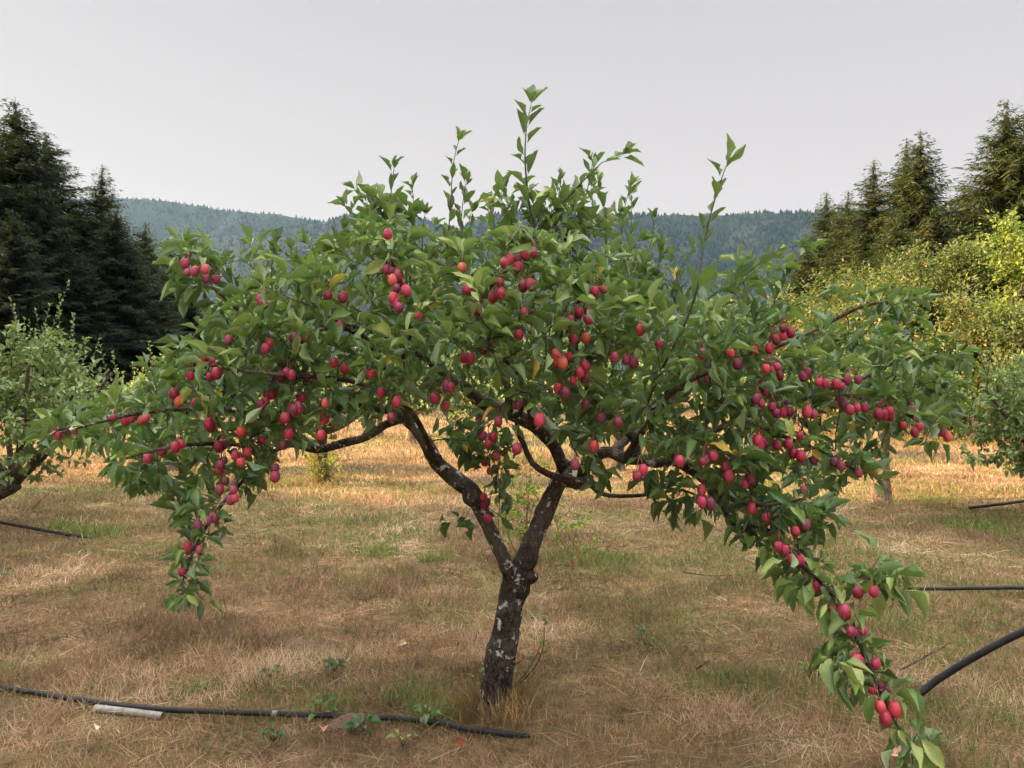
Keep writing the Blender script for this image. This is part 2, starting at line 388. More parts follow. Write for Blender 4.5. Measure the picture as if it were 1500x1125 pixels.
def ridge(prof, D, depth, ntrees, seed, pw=1.15):
    prof = np.array(prof, float)
    def height(x, s):      # s 0 at the foot, 1 at the crest, up to 1.25 behind it
        px = x / D * F + 750; py = np.interp(px, prof[:, 0], prof[:, 1])
        H = (HOR - py) / F * D + CAMZ - 10
        f = np.where(s <= 1, np.clip(s, 0, 1) ** pw * (1 - .0), 1 - (s - 1) * 1.2)
        g = (fbm(x / 260 + 3, s * 2.2, seed, 4) - .5) * 150 * np.clip(s * (1 - s) * 4, 0, 1) + (fbm(x / 60, s * 9, seed + 5, 3) - .5) * 26 * np.clip((1.02 - s) * 8, 0, 1)
        return H * f + g * f ** .3 + (fbm(x / 35, x * 0 + .5, seed + 2, 2) - .5) * 7
    x0, x1 = (prof[0, 0] - 750) / F * D, (prof[-1, 0] - 750) / F * D
    xs = np.linspace(x0, x1, 220); ss = np.linspace(0, 1.25, 60)
    Xx, Ss = np.meshgrid(xs, ss); Yy = D - depth * (1 - Ss); Zz = height(Xx, Ss) - 2
    Zz[0] = -5
    idx = np.arange(Xx.size).reshape(Xx.shape)
    q = np.stack([idx[:-1, :-1], idx[:-1, 1:], idx[1:, 1:], idx[1:, :-1]], -1).reshape(-1, 4)
    link('hill', mesh_np('hill', np.stack([Xx, Yy, Zz], -1).reshape(-1, 3), q), M_hill, kind='structure')
    x = rng.uniform(x0, x1, ntrees); s = rng.uniform(0.0, 1.03, ntrees) ** .9
    keep = fbm(x / 120, s * 5, seed + 9, 3) > .12
    x, s = x[keep], s[keep]; n = len(x)
    z = height(x, s) - 3; y = D - depth * (1 - s)
    hgt = rng.uniform(6, 11.5, n) * (.8 + .5 * vnoise(x / 90, s * 8, seed)); rad = hgt * rng.uniform(.28, .45, n)
    an = rng.uniform(0, 6.28, n); c, sn = np.cos(an), np.sin(an); Mx = np.zeros((n, 3, 3))
    Mx[:, 0, 0] = c * rad; Mx[:, 0, 1] = -sn * rad; Mx[:, 1, 0] = sn * rad; Mx[:, 1, 1] = c * rad; Mx[:, 2, 2] = hgt
    a = Acc(); rv = np.clip(.35 + (fbm(x / 150, s * 6, seed + 4, 3) - .5) * 1.4 + rng.normal(0, .16, n), 0, 1)
    a.inst(CT, None, CTt, Mx, np.stack([x, y, z], -1), a=rv)
    return a
wa = ridge([(-500, 300), (-150, 292), (60, 288), (185, 286), (240, 289), (300, 299), (345, 305), (400, 308), (450, 317), (490, 321), (560, 335), (700, 380), (900, 430)], 3000, 1100, 17000, 11)
wood_label = [('distant conifer wood on the left hill falling towards the middle', wa)]
wb = ridge([(-100, 470), (60, 400), (170, 372), (240, 350), (330, 340), (430, 328), (480, 318), (520, 307), (565, 305), (610, 312), (660, 326), (760, 370), (900, 430)], 2500, 900, 12000, 21)
wood_label.append(('distant conifer wood on the rounded middle hill spur', wb))
wc = ridge([(560, 470), (620, 380), (665, 335), (690, 319), (715, 309), (755, 304), (800, 305), (860, 308), (950, 308), (1050, 309), (1190, 305), (1350, 300), (1600, 296), (1900, 300)], 2200, 1000, 23000, 33)
wood_label.append(('distant conifer wood on the long flat topped right hill', wc))
for lab, a in wood_label: link('hillside_wood', a.mesh('hillside_wood', False), M_hilltree, kind='stuff', label=lab, cat='wood')

# ------------------------------------------------------------------ conifers
def conifer_parts(H, rad, seed, dens=1.0, low=.04):
    rg = np.random.default_rng(seed); tr = Acc(); cr = Acc()
    zs = np.linspace(0, H * .985, 26); wob = np.cumsum(rg.normal(0, .02, (26, 2)), 0)
    pts = np.column_stack([wob[:, 0], wob[:, 1], zs]); tr.tube(pts, .022 * H * (1 - zs / H) ** .9 + .003, 8)
    tv = np.array([(-.5, 0, 0), (.5, 0, 0), (-.42, .55, -.03), (.42, .55, -.03), (0, 1, -.16)])
    tq = [[0, 1, 3, 2]]; tt = [[2, 3, 4]]
    D = []; Pp = []; Ln = []; Wd = []; A = []
    z = H * low
    while z < H * .982:
        t = z / H; nb = int(rg.integers(4, 8)) if t < .93 else int(rg.integers(2, 5))
        L0 = rad * (1 - t) ** .92 * (1.0 - .3 * math.exp(-t * 14))
        for b in range(nb):
            L = L0 * rg.uniform(.45, 1.12) + .04; az = rg.uniform(0, 6.283)
            rise = (.30 + .65 * max(0, t - .45)) * rg.uniform(.3, 1.3); droop = rg.uniform(.25, .6) * (1.1 - t)
            n = max(2, int(L / .16)); u = np.linspace(.08, 1, n)
            r = u * L; hz = z + rise * r * (1 - .3 * u) - droop * u ** 2 * L * .55 + .12 * np.clip(u - .8, 0, 1) * L
            cx = np.interp(z, zs, pts[:, 0]); cy = np.interp(z, zs, pts[:, 1])
            bx = cx + np.cos(az) * r; by = cy + np.sin(az) * r
            bp = np.column_stack([bx, by, hz])
            if L > .8: tr.tube(bp[:max(3, int(n * .8))], np.linspace(.02, .005, max(3, int(n * .8))) * (L / rad + .3), 3, cap=False)
            tone = rg.uniform(0, .55)
            for k in range(n):
                w = .30 * L * (1 - u[k]) ** .7 + min(.17, .26 * L + .015)
                for sgn in (-1, 1):
                    for rep in range(max(1, int(round(dens * 2)))):
                        ang = az + sgn * rg.uniform(.35, 1.15); ln = w * rg.uniform(.6, 1.25)
                        D.append((math.cos(ang), math.sin(ang), rg.uniform(-.62, .36))); Ln.append(ln); Wd.append(rg.uniform(.04, .085) * (.45 + .7 * min(ln, 1)))
                        Pp.append(bp[k] + rg.normal(0, .05, 3)); A.append(np.clip(tone + rg.normal(.15, .14) + .25 * u[k], 0, 1))
            D.append((math.cos(az), math.sin(az), .1)); Ln.append(.3 * L * .6 + .1); Wd.append(.07); Pp.append(bp[-1]); A.append(.6)
        z += max(.13 if t > .9 else .10, .20 * (1 - t) + .06) * H / 14 / dens ** .5 * rg.uniform(.7, 1.3)
    for k in range(10):      # leader
        a_ = rg.uniform(0, 6.28); D.append((math.cos(a_) * .5, math.sin(a_) * .5, 1)); Ln.append(.06 * (1 + k * .25)); Wd.append(.03); Pp.append(pts[-1] + (0, 0, .1 - k * .075)); A.append(.5)
    D = np.array(D); Pp = np.array(Pp); Ln = np.array(Ln); Wd = np.array(Wd)
    up = rg.normal(0, .35, D.shape) + (0, 0, 1)
    Mx = frames(D, up); Mx = Mx * np.stack([Wd, Ln, Ln], -1)[:, None, :]
    cr.inst(tv, tq, tt, Mx, Pp, None, np.array(A))
    return tr.mesh('trunk'), cr.mesh('crown', False)
CONES = [conifer_parts(14, 5.2, 101, 1.5), conifer_parts(14, 4.4, 102, 1.3), conifer_parts(14, 6.2, 103, 1.6)]
MEO = {}
def conifer(px, top, d, proto, label, group, m, wide=1.0, rz=0.0, pos=None, H=None):
    if pos is None:
        p = P(px, top, d); H = p[2]; loc = (p[0], d, -.05)
    else: loc = pos
    s = H / 14.0
    o = empty('conifer_tree', loc, label, 'conifer', group, rz, (s * wide, s * wide, s))
    key = (proto, m.name)
    if key not in MEO:
        a, b = CONES[proto]; 
        if b.users and b.materials: b = b.copy(); b.materials.clear()
        MEO[key] = (a, b)
    a, b = MEO[key]
    link('trunk', a, M_bark_far, o); link('crown', b, m, o)
    return o
GL = 'dark conifers on the left'
for i, (px, top, d, pr, w, lab) in enumerate([
    (24, 138, 33, 2, 1.15, 'tallest dark conifer at the left edge of the photo'),
    (-62, 120, 30, 2, 1.1, 'very tall dark conifer cut by the left edge of the frame'),
    (72, 188, 35, 0, 1.25, 'dark conifer just right of the tallest left one'),
    (152, 236, 36, 1, 1.15, 'slim pointed conifer with pale olive tip standing free of the left group'),
    (112, 285, 39, 0, 1.2, 'shorter conifer between the tallest left one and the slim pointed one'),
    (214, 318, 38, 0, 1.0, 'blunt brownish conifer right of the slim pointed one'),
    (248, 345, 40, 1, 1.2, 'small conifer lowest on the slope of the left group against the hill'),
    (282, 425, 37, 2, 1.1, 'low dark conifer at the right foot of the left group'),
    (185, 345, 34, 2, 1.0, 'dark broad conifer in front below the slim pointed one'),
    (120, 370, 31, 2, 1.0, 'low dark conifer behind the left neighbouring apple tree'),
    (20, 300, 28, 2, 1.0, 'broad black green conifer in front of the tallest left one'),
    (60, 260, 31, 2, 1.0, 'broad black green conifer between the two tallest left ones'), (170, 300, 33, 2, 1.0, 'dark conifer touching the slim pointed one from the front'), (225, 400, 35, 2, 1.1, 'low broad conifer in front of the blunt brownish one'),
    (330, 452, 42, 2, 1.1, 'lowest dark conifer half hidden behind the crabapple leaves'),
    (-20, 210, 38, 0, 1.1, 'dark conifer behind the tallest left one')]):
    conifer(px, top, d, pr, lab, GL, M_needle if i not in (3, 5, 6) else M_needle2, w, rz=i * 1.3)
GR = 'olive conifers on the right'
for i, (px, top, d, pr, w, lab) in enumerate([
    (1354, 182, 33, 0, 1.0, 'pointed conifer, the tallest of the middle right group'),
    (1330, 196, 35, 1, 1.0, 'slim twin conifer touching the left side of the tallest middle right one'),
    (1281, 228, 35, 1, 1.15, 'pale green conifer left of the twin conifers'),
    (1243, 272, 38, 0, 1.0, 'round topped conifer between the pale green one and the leftmost right one'),
    (1210, 276, 40, 1, 1.2, 'leftmost conifer of the right group beside the hill'),
    (1178, 345, 40, 0, 1.0, 'short conifer at the left foot of the right group'),
    (1412, 262, 38, 1, 1.3, 'conifer in the gap left of the big conifer at the right edge'),
    (1478, 138, 31, 2, .95, 'big bushy conifer at the right edge of the photo'),
    (1545, 110, 32, 2, 1.1, 'tallest conifer cut by the right edge of the frame'),
    (1310, 300, 30, 2, .9, 'low broad conifer in front of the twin conifers')]):
    conifer(px, top, d, pr, lab, GR, M_needle2, w, rz=i * 1.7 + .4)
for i in range(9):
    conifer(0, 0, 0, (2, 0, 2)[i % 3], 'tall conifer outside the frame whose shade covers the near grass', 'conifers outside the left of the frame', M_needle,
            1.15, i * .9, ((-17.5 - (i % 2) * 2.2, -15 + i * 2.75, -.05)), 11.5 + (i * 7 % 4) * 1.1)

# ------------------------------------------------------------------ leafy shrubs and trees behind
def leaf_cloud(blobs, n, size, seed, upb=.5, aspect=.5, shell=.55, tone=0.0):
    """leaves on many little sprigs spread through blobs (cx,cy,cz,rx,ry,rz)"""
    rg = np.random.default_rng(seed); bl = np.array(blobs, float); w = bl[:, 3] * bl[:, 4] * bl[:, 5]; w /= w.sum()
    ns = n // 7; k = rg.choice(len(bl), ns, p=w); dirs = rg.normal(0, 1, (ns, 3)); dirs /= np.linalg.norm(dirs, axis=1)[:, None]
    r = rg.random(ns) ** (1 - shell) ; lump = .78 + .45 * (np.sin(dirs[:, 0] * 5 + k) * np.cos(dirs[:, 1] * 6 + 2 * k) * .5 + .5)
    c = bl[k, :3] + dirs * bl[k, 3:] * (r * lump)[:, None]
    sd = dirs * .8 + rg.normal(0, .5, (ns, 3)) + (0, 0, upb); sd /= np.linalg.norm(sd, axis=1)[:, None]
    tonek = rg.uniform(0, .5, ns)
    t = np.tile(np.linspace(-.2, 1, 7), ns); kk = np.repeat(np.arange(ns), 7)
    pos = c[kk] + sd[kk] * (t * size * 4.0)[:, None] + rg.normal(0, size * .25, (ns * 7, 3))
    D = sd[kk] * .6 + rg.normal(0, .8, (ns * 7, 3)); s = size * rg.uniform(.6, 1.3, ns * 7)
    up = rg.normal(0, .7, D.shape) + (0, 0, 1)
    Mx = frames(D, up) * np.stack([s * aspect, s, s], -1)[:, None, :]
    a = np.clip(tonek[kk] + rg.normal(.22, .16, len(kk)) + tone, 0, 1)
    return pos, Mx, a, c, sd
LT = np.array([(0, 0, 0), (-.5, .45, .08), (.5, .45, .08), (0, 1, -.1)]); LTt = [[0, 2, 1], [1, 2, 3]]
def bush(loc, H, rx, ry, n, size, seed, label, cat, m, group, name='shrub', stems=7, low=.05, tone=0.0, shell=.5, upb=.5):
    rg = np.random.default_rng(seed + 999)
    o = empty(name, loc, label, cat, group)
    bl = []
    for i in range(12):
        t = rg.random(); zc = H * (low + .18 + (.82 - low - .12) * t); k = math.sqrt(max(.05, 1 - (t * 1.05 - .1) ** 2 * .85))
        a = rg.uniform(0, 6.28); rr = rg.uniform(.15, .72) * k
        br = rg.uniform(.28, .48) * (1.1 - .5 * t)
        bl.append((math.cos(a) * rx * rr, math.sin(a) * ry * rr, zc, rx * br, ry * br, min(H * .2, rx * br) * rg.uniform(.8, 1.3)))
    pos, Mx, a, c, sd = leaf_cloud(bl, n, size, seed, upb, tone=tone, shell=shell)
    keep = pos[:, 2] > H * low * .6; cr = Acc(); cr.inst(LT, None, LTt, Mx[keep], pos[keep], None, a[keep])
    st = Acc()
    for i in range(stems):
        b = bl[i % len(bl)]; x0, y0 = rg.normal(0, rx * .08, 2)
        st.tube(spline([(x0, y0, -.1), (x0 + b[0] * .35, y0 + b[1] * .35, b[2] * .5), (b[0], b[1], b[2]), (b[0] * 1.3, b[1] * 1.3, b[2] + b[5] * .7)], .25), np.linspace(.05, .012, len(spline([(x0, y0, -.1), (x0 + b[0] * .35, y0 + b[1] * .35, b[2] * .5), (b[0], b[1], b[2]), (b[0] * 1.3, b[1] * 1.3, b[2] + b[5] * .7)], .25))) * H / 5, 5)
    for i in rg.choice(len(c), min(150, len(c)), replace=False):
        b = bl[int(np.argmin([np.linalg.norm(c[i] - np.array(q_[:3])) for q_ in bl]))]
        mid = (np.array(b[:3]) + c[i]) / 2 - (0, 0, .08); st.tube([np.array(b[:3]), mid, c[i], c[i] + sd[i] * size * 3], np.linspace(.014, .003, 4) * H / 5, 3, cap=False)
    link('stems', st.mesh('stems'), M_bark_far, o); link('crown', cr.mesh('crown', False), m, o)
    return o
def place_bush(px, top, d, halfpx, ry, n, size, seed, label, cat, m, group, **k):
    p = P(px, top, d); return bush((p[0], d, 0), p[2], halfpx / F * d, ry, n, size, seed, label, cat, m, group, **k)
GS = 'yellow green shrubs on the right'
for i, (px, top, d, hw, n, tone, lab) in enumerate([
    (1330, 340, 23, 85, 17000, .02, 'tall yellow green shrub under the twin conifers'),
    (1225, 372, 23, 75, 15000, .05, 'yellow green shrub below the leftmost right conifers'),
    (1158, 415, 25, 55, 9000, .12, 'lowest golden shrub at the left end of the right thicket'),
    (1415, 345, 22, 70, 14000, -.05, 'green shrub between the twin conifers and the lime tree'),
    (1285, 405, 19, 80, 14000, .15, 'golden tipped shrub in front of the thicket middle'),
    (1395, 415, 18, 75, 13000, .1, 'orange flecked shrub in front below the lime tree'),
    (1200, 440, 20, 60, 8000, .15, 'low golden shrub in front of the left thicket'),
    (1480, 430, 17, 70, 10000, .02, 'green shrub at the right edge below the lime tree'),
    (1095, 440, 30, 60, 8000, .18, 'small far golden shrub against the hill foot'),
    (1030, 462, 34, 60, 7000, .05, 'far shrub seen through the crabapple twigs right of its middle'),
    (950, 478, 38, 60, 6000, 0, 'far olive shrub behind the crabapple crown middle')]):
    place_bush(px, top, d, hw, hw / F * d, n, .075 + .0018 * d, 300 + i, lab, 'shrub', M_leaf_shrub, GS, tone=tone)
place_bush(1490, 278, 20, 62, 1.2, 17000, .13, 350, 'bright lime green tree with feathery leaves at the right edge', 'tree', M_leaf_lime, None, name='broadleaf_tree', upb=.1)
for i, (px, top, d, hw, lab) in enumerate([(420, 495, 44, 90, 'far dark shrub left of the crabapple middle'), (560, 492, 46, 90, 'far dark shrub behind the crabapple left limb'),
    (700, 488, 48, 90, 'far dark shrub behind the crabapple fork'), (830, 486, 45, 90, 'far dark shrub behind the crabapple right limb')]):
    place_bush(px, top, d, hw, 2.5, 6000, .2, 380 + i, lab, 'shrub', M_leaf_far, 'far shrubs behind the orchard', tone=-.2)

# ------------------------------------------------------------------ apple tree growth
def grow(nodes, plen, targets, w=.35, step=.06, sag=.0, seed=0):
    """connect each target to the cheapest existing node; returns chains (lists of node ids) and the node list"""
    rg = np.random.default_rng(seed)
    cap = len(nodes) + len(targets) * 14; X = np.zeros((cap, 3)); PL = np.zeros(cap); PA = np.full(cap, -1)
    n = len(nodes); X[:n] = nodes; PL[:n] = plen; chains = []
    d0 = np.array([np.min(np.linalg.norm(X[:n] - t, axis=1)) for t in targets])
    for i in np.argsort(d0):
        t = targets[i]; dd = np.linalg.norm(X[:n] - t, axis=1); j = int(np.argmin(dd + w * PL[:n])); L = dd[j]
        if L < .02: continue
        k = min(12, max(2, int(L / step))); prev = j; ch = [j]; base = X[j].copy()
        pl = np.linalg.norm(t - base); jit = rg.normal(0, .045 * L, 3); jit2 = rg.normal(0, .02 * L, 3)
        for q_ in range(1, k + 1):
            u = q_ / k; p = base * (1 - u) + t * u + jit * math.sin(u * math.pi) + jit2 * math.sin(2 * u * math.pi)
            p[2] += sag * L * math.sin(u * math.pi)
            X[n] = p; PL[n] = PL[j] + pl * u; PA[n] = prev; prev = n; ch.append(n); n += 1
        chains.append(ch)
    return X[:n], PA[:n], PL[:n], chains
def radii(n0, PA, r0, base_r, expo=.45, tip=.0014):
    cnt = np.zeros(len(PA)); haschild = np.zeros(len(PA), bool)
    for i in range(len(PA) - 1, n0 - 1, -1):
        if not haschild[i]: cnt[i] += 1
        if PA[i] >= 0: haschild[PA[i]] = True; cnt[PA[i]] += cnt[i]
    r = tip * np.maximum(cnt, 1) ** expo; r[:n0] = base_r
    for i in range(n0, len(PA)): r[i] = min(r[i], r[PA[i]] * .92)
    return r
LW = [(0, .035), (.15, .03), (.24, .36), (.38, .80), (.54, 1.0), (.70, .86), (.84, .50), (.94, .18), (1, .01)]
def leaf_template(curv, fold, wav):
    v = []; uv = []
    for i, (t, w) in enumerate(LW):
        tt = max(0, t - .14) / .86; z = -curv * tt * tt; y = t - .10 * curv * tt
        for s in (-1, 0, 1):
            v.append((s * w * .5, y, z + abs(s) * w * fold + (wav * math.sin(i * 2.1 + s * 1.3) * w if s else 0))); uv.append((.5 + s * .5 if t > .14 else .5 + s * .02, tt))
    q = [[i * 3 + k, i * 3 + k + 1, i * 3 + k + 4, i * 3 + k + 3] for i in range(len(LW) - 1) for k in range(2)]
    return np.array(v), np.array(q), np.array(uv)
LEAVES = [leaf_template(c, f, w) for c, f, w in ((.10, .16, .06), (.28, .14, .10), (.45, .22, .06), (-.12, .26, .08), (.2, .36, .04))]
class Leafer:
    def __init__(s): s.P = []; s.D = []; s.U = []; s.S = []; s.A = []; s.K = []
    def put(s, p, d, u, size, a, k=-1): s.P.append(p); s.D.append(d); s.U.append(u); s.S.append(size); s.A.append(a); s.K.append(k)
    def along(s, pts, start=.3, gap=.03, size=.1, rg=None, tone=.3, droop=.25, rosette=4, spread=1.0, upright=False):
        pts = np.asarray(pts); seg = np.linalg.norm(np.diff(pts, axis=0), axis=1); cum = np.concatenate([[0], np.cumsum(seg)]); L = cum[-1]
        if L < .005: return
        ph = rg.uniform(0, 6.28); u = L * start
        T = None
        while True:
            last = u >= L
            i = min(len(seg) - 1, max(0, np.searchsorted(cum, min(u, L - 1e-6)) - 1))
            f = (min(u, L) - cum[i]) / (seg[i] + 1e-9); p = pts[i] + (pts[i + 1] - pts[i]) * f
            T = (pts[i + 1] - pts[i]) / (seg[i] + 1e-9)
            a_ = np.cross(T, (.3, .2, .93)); a_ /= np.linalg.norm(a_) + 1e-9; b_ = np.cross(T, a_)
            for k in range(rosette if last else 1):
                ph += 2.4 + rg.normal(0, .3)
                side = a_ * math.cos(ph) + b_ * math.sin(ph)
                fwd = (rg.uniform(.3, .95) if not last else rg.uniform(.3, 1.5)) + (.5 if upright else 0)
                d = T * fwd + side * spread; d /= np.linalg.norm(d)
                d[2] -= droop * rg.uniform(-.35 if droop < .2 else 0, 1.4)
                up = np.array((0, 0, 1.)) + rg.normal(0, .55, 3) + (T * 1.2 if upright else T * .3)
                taper = 1 - .35 * (u / L) if upright else 1
                s.put(p, d, up, size * rg.uniform(.6, 1.35) * taper, np.clip(tone + rg.normal(0, .2) + (.2 if last else 0), 0, .965) if rg.random() > .006 else 1.0, (0, 3, 0, 1)[int(rg.integers(4))] if upright else -1)
            if last: break
            u += gap * rg.uniform(.7, 1.3)
    def cull(s, keep):
        for k in 'PDUSAK': setattr(s, k, [v for v, f in zip(getattr(s, k), keep) if f])
    def build(s, name, width=(.40, .54), seed=0):
        rg = np.random.default_rng(seed); Pp = np.array(s.P); D = np.array(s.D, float); U = np.array(s.U); Sz = np.array(s.S); A = np.array(s.A)
        Mx = frames(D, U); w = rg.uniform(*width, len(Pp)); Mx = Mx * np.stack([Sz * w, Sz, Sz], -1)[:, None, :]
        a = Acc(); k = np.array(s.K); k = np.where(k >= 0, k, rg.integers(0, len(LEAVES), len(Pp)))
        for j, (tv, tq, tuv) in enumerate(LEAVES):
            f = k == j; a.inst(tv, tq, None, Mx[f], Pp[f], tuv, A[f])
        return a.mesh(name)

# ------------------------------------------------------------------ the crabapple tree in the middle
D0 = 3.43
rgm = np.random.default_rng(12)
def pt(x, y, dd=0.0): return P(x, y, D0 + dd)
def limb(rows, step=.03):
    a = np.array([(*pt(x, y, dd), r / F * (D0 + dd)) for x, y, dd, r in rows]); return spline(a, step)
trunk_rows = [(714, 1056, 0, 36), (721, 1036, 0, 26), (728, 1000, 0, 21), (735, 955, 0, 19.5), (742, 915, 0, 19), (750, 880, 0, 18.5), (757, 855, 0, 20), (765, 833, 0, 17),
              (777, 800, .0, 14), (795, 757, .02, 13.2), (812, 718, .04, 12.5), (826, 692, .05, 11.5), (833, 676, .06, 8)]
left_rows = [(758, 866, .0, 12), (743, 830, -.02, 11), (722, 786, -.03, 10), (706, 750, -.01, 10.5), (692, 722, .02, 12), (668, 702, .05, 12), (642, 680, .08, 11), (624, 648, .1, 10), (608, 626, .12, 9), (592, 612, .14, 8)]
limbs = dict(
 a1=[(592, 612, .14, 7), (575, 602, .1, 6.5), (548, 597, 0, 6), (515, 590, -.1, 5), (480, 592, -.2, 4.5), (430, 600, -.3, 4), (380, 606, -.4, 4), (320, 598, -.5, 3.5), (262, 600, -.6, 3), (200, 606, -.6, 2.5), (140, 620, -.65, 2), (88, 634, -.7, 1.5)],
 a2=[(594, 613, .14, 6), (565, 622, .1, 6), (537, 640, .05, 6), (500, 650, 0, 6.5), (465, 658, -.1, 6), (430, 652, -.25, 4), (400, 662, -.4, 3.5), (362, 698, -.55, 3), (318, 748, -.7, 2.5), (288, 798, -.8, 2), (268, 850, -.82, 1.3)],
 a3=[(606, 624, .12, 6), (590, 588, .05, 6), (588, 545, -.05, 5.5), (598, 500, -.15, 5), (602, 455, -.3, 4), (588, 415, -.5, 3), (572, 380, -.6, 2)],
 a4=[(590, 588, .05, 5), (560, 530, 0, 5), (530, 492, -.1, 5), (490, 478, -.2, 4), (440, 500, -.3, 3.5), (390, 490, -.4, 3), (350, 455, -.5, 2.5), (310, 420, -.55, 1.8)],
 a5=[(606, 624, .12, 6), (560, 560, .5, 5), (500, 500, .85, 4), (440, 450, 1.1, 3)],
 b1=[(828, 694, .05, 10), (812, 655, 0, 9), (780, 622, -.1, 9.5), (740, 602, -.15, 11), (704, 588, -.2, 10), (682, 567, -.25, 9), (655, 550, -.3, 7), (615, 520, -.4, 5), (560, 490, -.5, 4), (490, 468, -.6, 3), (440, 440, -.7, 2)],
 b2=[(862, 706, -.02, 8), (835, 704, -.06, 7), (803, 694, -.08, 5), (779, 678, -.1, 4.5), (767, 650, -.1, 4), (757, 625, -.1, 4), (768, 588, -.2, 3)],
 b3=[(826, 692, .05, 11), (850, 692, -.02, 10), (872, 668, -.08, 9), (893, 662, -.12, 9), (915, 671, -.16, 9), (940, 674, -.2, 8), (962, 679, -.24, 7.5), (985, 675, -.3, 7.5), (1010, 686, -.36, 8), (1036, 706, -.4, 8), (1062, 742, -.5, 7.5), (1078, 775, -.55, 6), (1108, 772, -.65, 5), (1142, 790, -.75, 5), (1168, 822, -.85, 4.5), (1200, 848, -.92, 4), (1235, 892, -1.0, 3.5), (1258, 940, -1.05, 3), (1280, 990, -1.08, 2.5), (1305, 1045, -1.1, 2), (1330, 1092, -1.1, 1.3)],
 b4=[(930, 672, -.18, 8), (931, 645, -.2, 8), (912, 628, -.22, 6), (885, 610, -.3, 5.5), (862, 570, -.4, 5), (846, 530, -.5, 5), (842, 490, -.6, 4.5), (844, 450, -.65, 4), (862, 412, -.7, 3), (878, 378, -.72, 2)],
 b5=[(985, 675, -.3, 6), (1000, 652, -.3, 6.5), (1030, 640, -.25, 5), (1085, 612, -.2, 4.5), (1150, 590, -.2, 4), (1225, 578, -.3, 3.5), (1300, 594, -.4, 3), (1375, 632, -.5, 1.8)],
 b7=[(1000, 652, -.3, 5), (1035, 600, -.2, 4.5), (1070, 560, -.1, 4), (1125, 515, -.1, 3.5), (1190, 485, -.1, 3), (1260, 450, -.1, 2.5), (1310, 440, -.1, 1.6)],
 b8=[(862, 706, -.02, 5), (878, 722, -.05, 3.5), (910, 727, -.1, 3), (955, 724, -.1, 2.5), (1000, 718, -.15, 2), (1035, 735, -.2, 1.2)],
 c1=[(745, 604, -.15, 6), (742, 560, -.3, 5.5), (715, 500, -.45, 5), (700, 450, -.5, 4.5), (730, 405, -.55, 4), (775, 372, -.55, 3), (815, 335, -.5, 2.2)],
 d1=[(814, 658, 0, 7), (800, 600, .4, 6), (785, 520, .85, 5), (765, 430, 1.1, 3)],
 d2=[(895, 662, -.12, 6), (960, 610, .4, 5), (1050, 530, .9, 4.5), (1130, 475, 1.1, 3)],
 d3=[(1085, 612, -.2, 4), (1150, 640, -.5, 3.5), (1210, 665, -.6, 3), (1255, 690, -.65, 2)],
 e1=[(782, 622, -.1, 6), (772, 585, -.45, 5), (755, 545, -.75, 4), (715, 510, -.95, 3)],
 e2=[(915, 671, -.16, 5), (950, 620, -.5, 4.5), (990, 570, -.8, 4), (1050, 540, -.9, 3)],
 e3=[(640, 680, .08, 4), (600, 600, -.4, 4), (520, 560, -.7, 3.5), (420, 550, -.85, 3), (330, 540, -.9, 2)],
 f1=[(400, 662, -.4, 3), (330, 650, -.6, 3), (250, 655, -.75, 2.4), (180, 672, -.8, 1.4)],
 g1=[(1225, 578, -.3, 3), (1290, 540, -.2, 2.6), (1350, 520, -.2, 2), (1395, 515, -.2, 1.2)],
 h1=[(1036, 706, -.4, 4), (1080, 735, -.6, 3.4), (1120, 740, -.8, 3), (1180, 730, -.95, 2)],
)
TREE = empty('crabapple_tree', (0, 0, 0), 'wide forked crabapple tree laden with red fruit in the middle of the orchard', 'apple tree')
tloc = G(724, 1040); TREE.location = (float(tloc[0]), float(tloc[1]), 0)
OFF = np.array((tloc[0], tloc[1], 0.0))
ta = Acc(); tr = limb(trunk_rows, .012); ta.tube(tr[:, :3], tr[:, 3], 40, .23, 3)
tl = limb(left_rows, .012); ta.tube(tl[:, :3], tl[:, 3], 30, .14, 40)
bb = limb([(764, 848, -.02, 12), (779, 845, -.03, 10), (786, 842, -.03, 5)], .006); ta.tube(bb[:, :3], bb[:, 3], 18, .3, 9)   # burl
bb = limb([(700, 735, -.02, 12), (690, 722, -.05, 13), (682, 712, -.05, 6)], .006); ta.tube(bb[:, :3], bb[:, 3], 18, .3, 19)
bb = limb([(828, 700, .0, 12), (850, 706, -.04, 12), (868, 705, -.04, 7)], .006); ta.tube(bb[:, :3], bb[:, 3], 18, .3, 29)
for k in range(60):        # curls of loose bark
    i = rgm.integers(8, len(tr) - 45); a_ = rgm.uniform(0, 6.28); r_ = tr[i, 3] * .98
    p0 = tr[i, :3] + np.array((math.cos(a_) * r_, math.sin(a_) * r_, 0)); o_ = np.array((math.cos(a_), math.sin(a_), 0))
    ta.tube([p0 - (0, 0, .012), p0 + o_ * .004, p0 + o_ * rgm.uniform(.006, .016) + (0, 0, rgm.uniform(-.012, .014))], [.006, .005, .001], 4)
ta.v = [v - OFF.astype(np.float32) for v in ta.v]
link('trunk', ta.mesh('trunk'), M_bark, TREE)

base = []; base_pl = []; base_r = []; owner = []; LIMB = {}
for k, rows in limbs.items():
    a_ = limb(rows, .035); LIMB[k] = a_
for k, a_ in LIMB.items():
    base.append(a_[6:, :3]); base_pl.append(np.linspace(.1, 1, len(a_))[6:] * 0 + .15 * np.arange(len(a_))[6:] * .035); base_r.append(a_[6:, 3]); owner += [k] * (len(a_) - 6)
base = np.vstack(base); base_pl = np.concatenate(base_pl); base_r = np.concatenate(base_r)

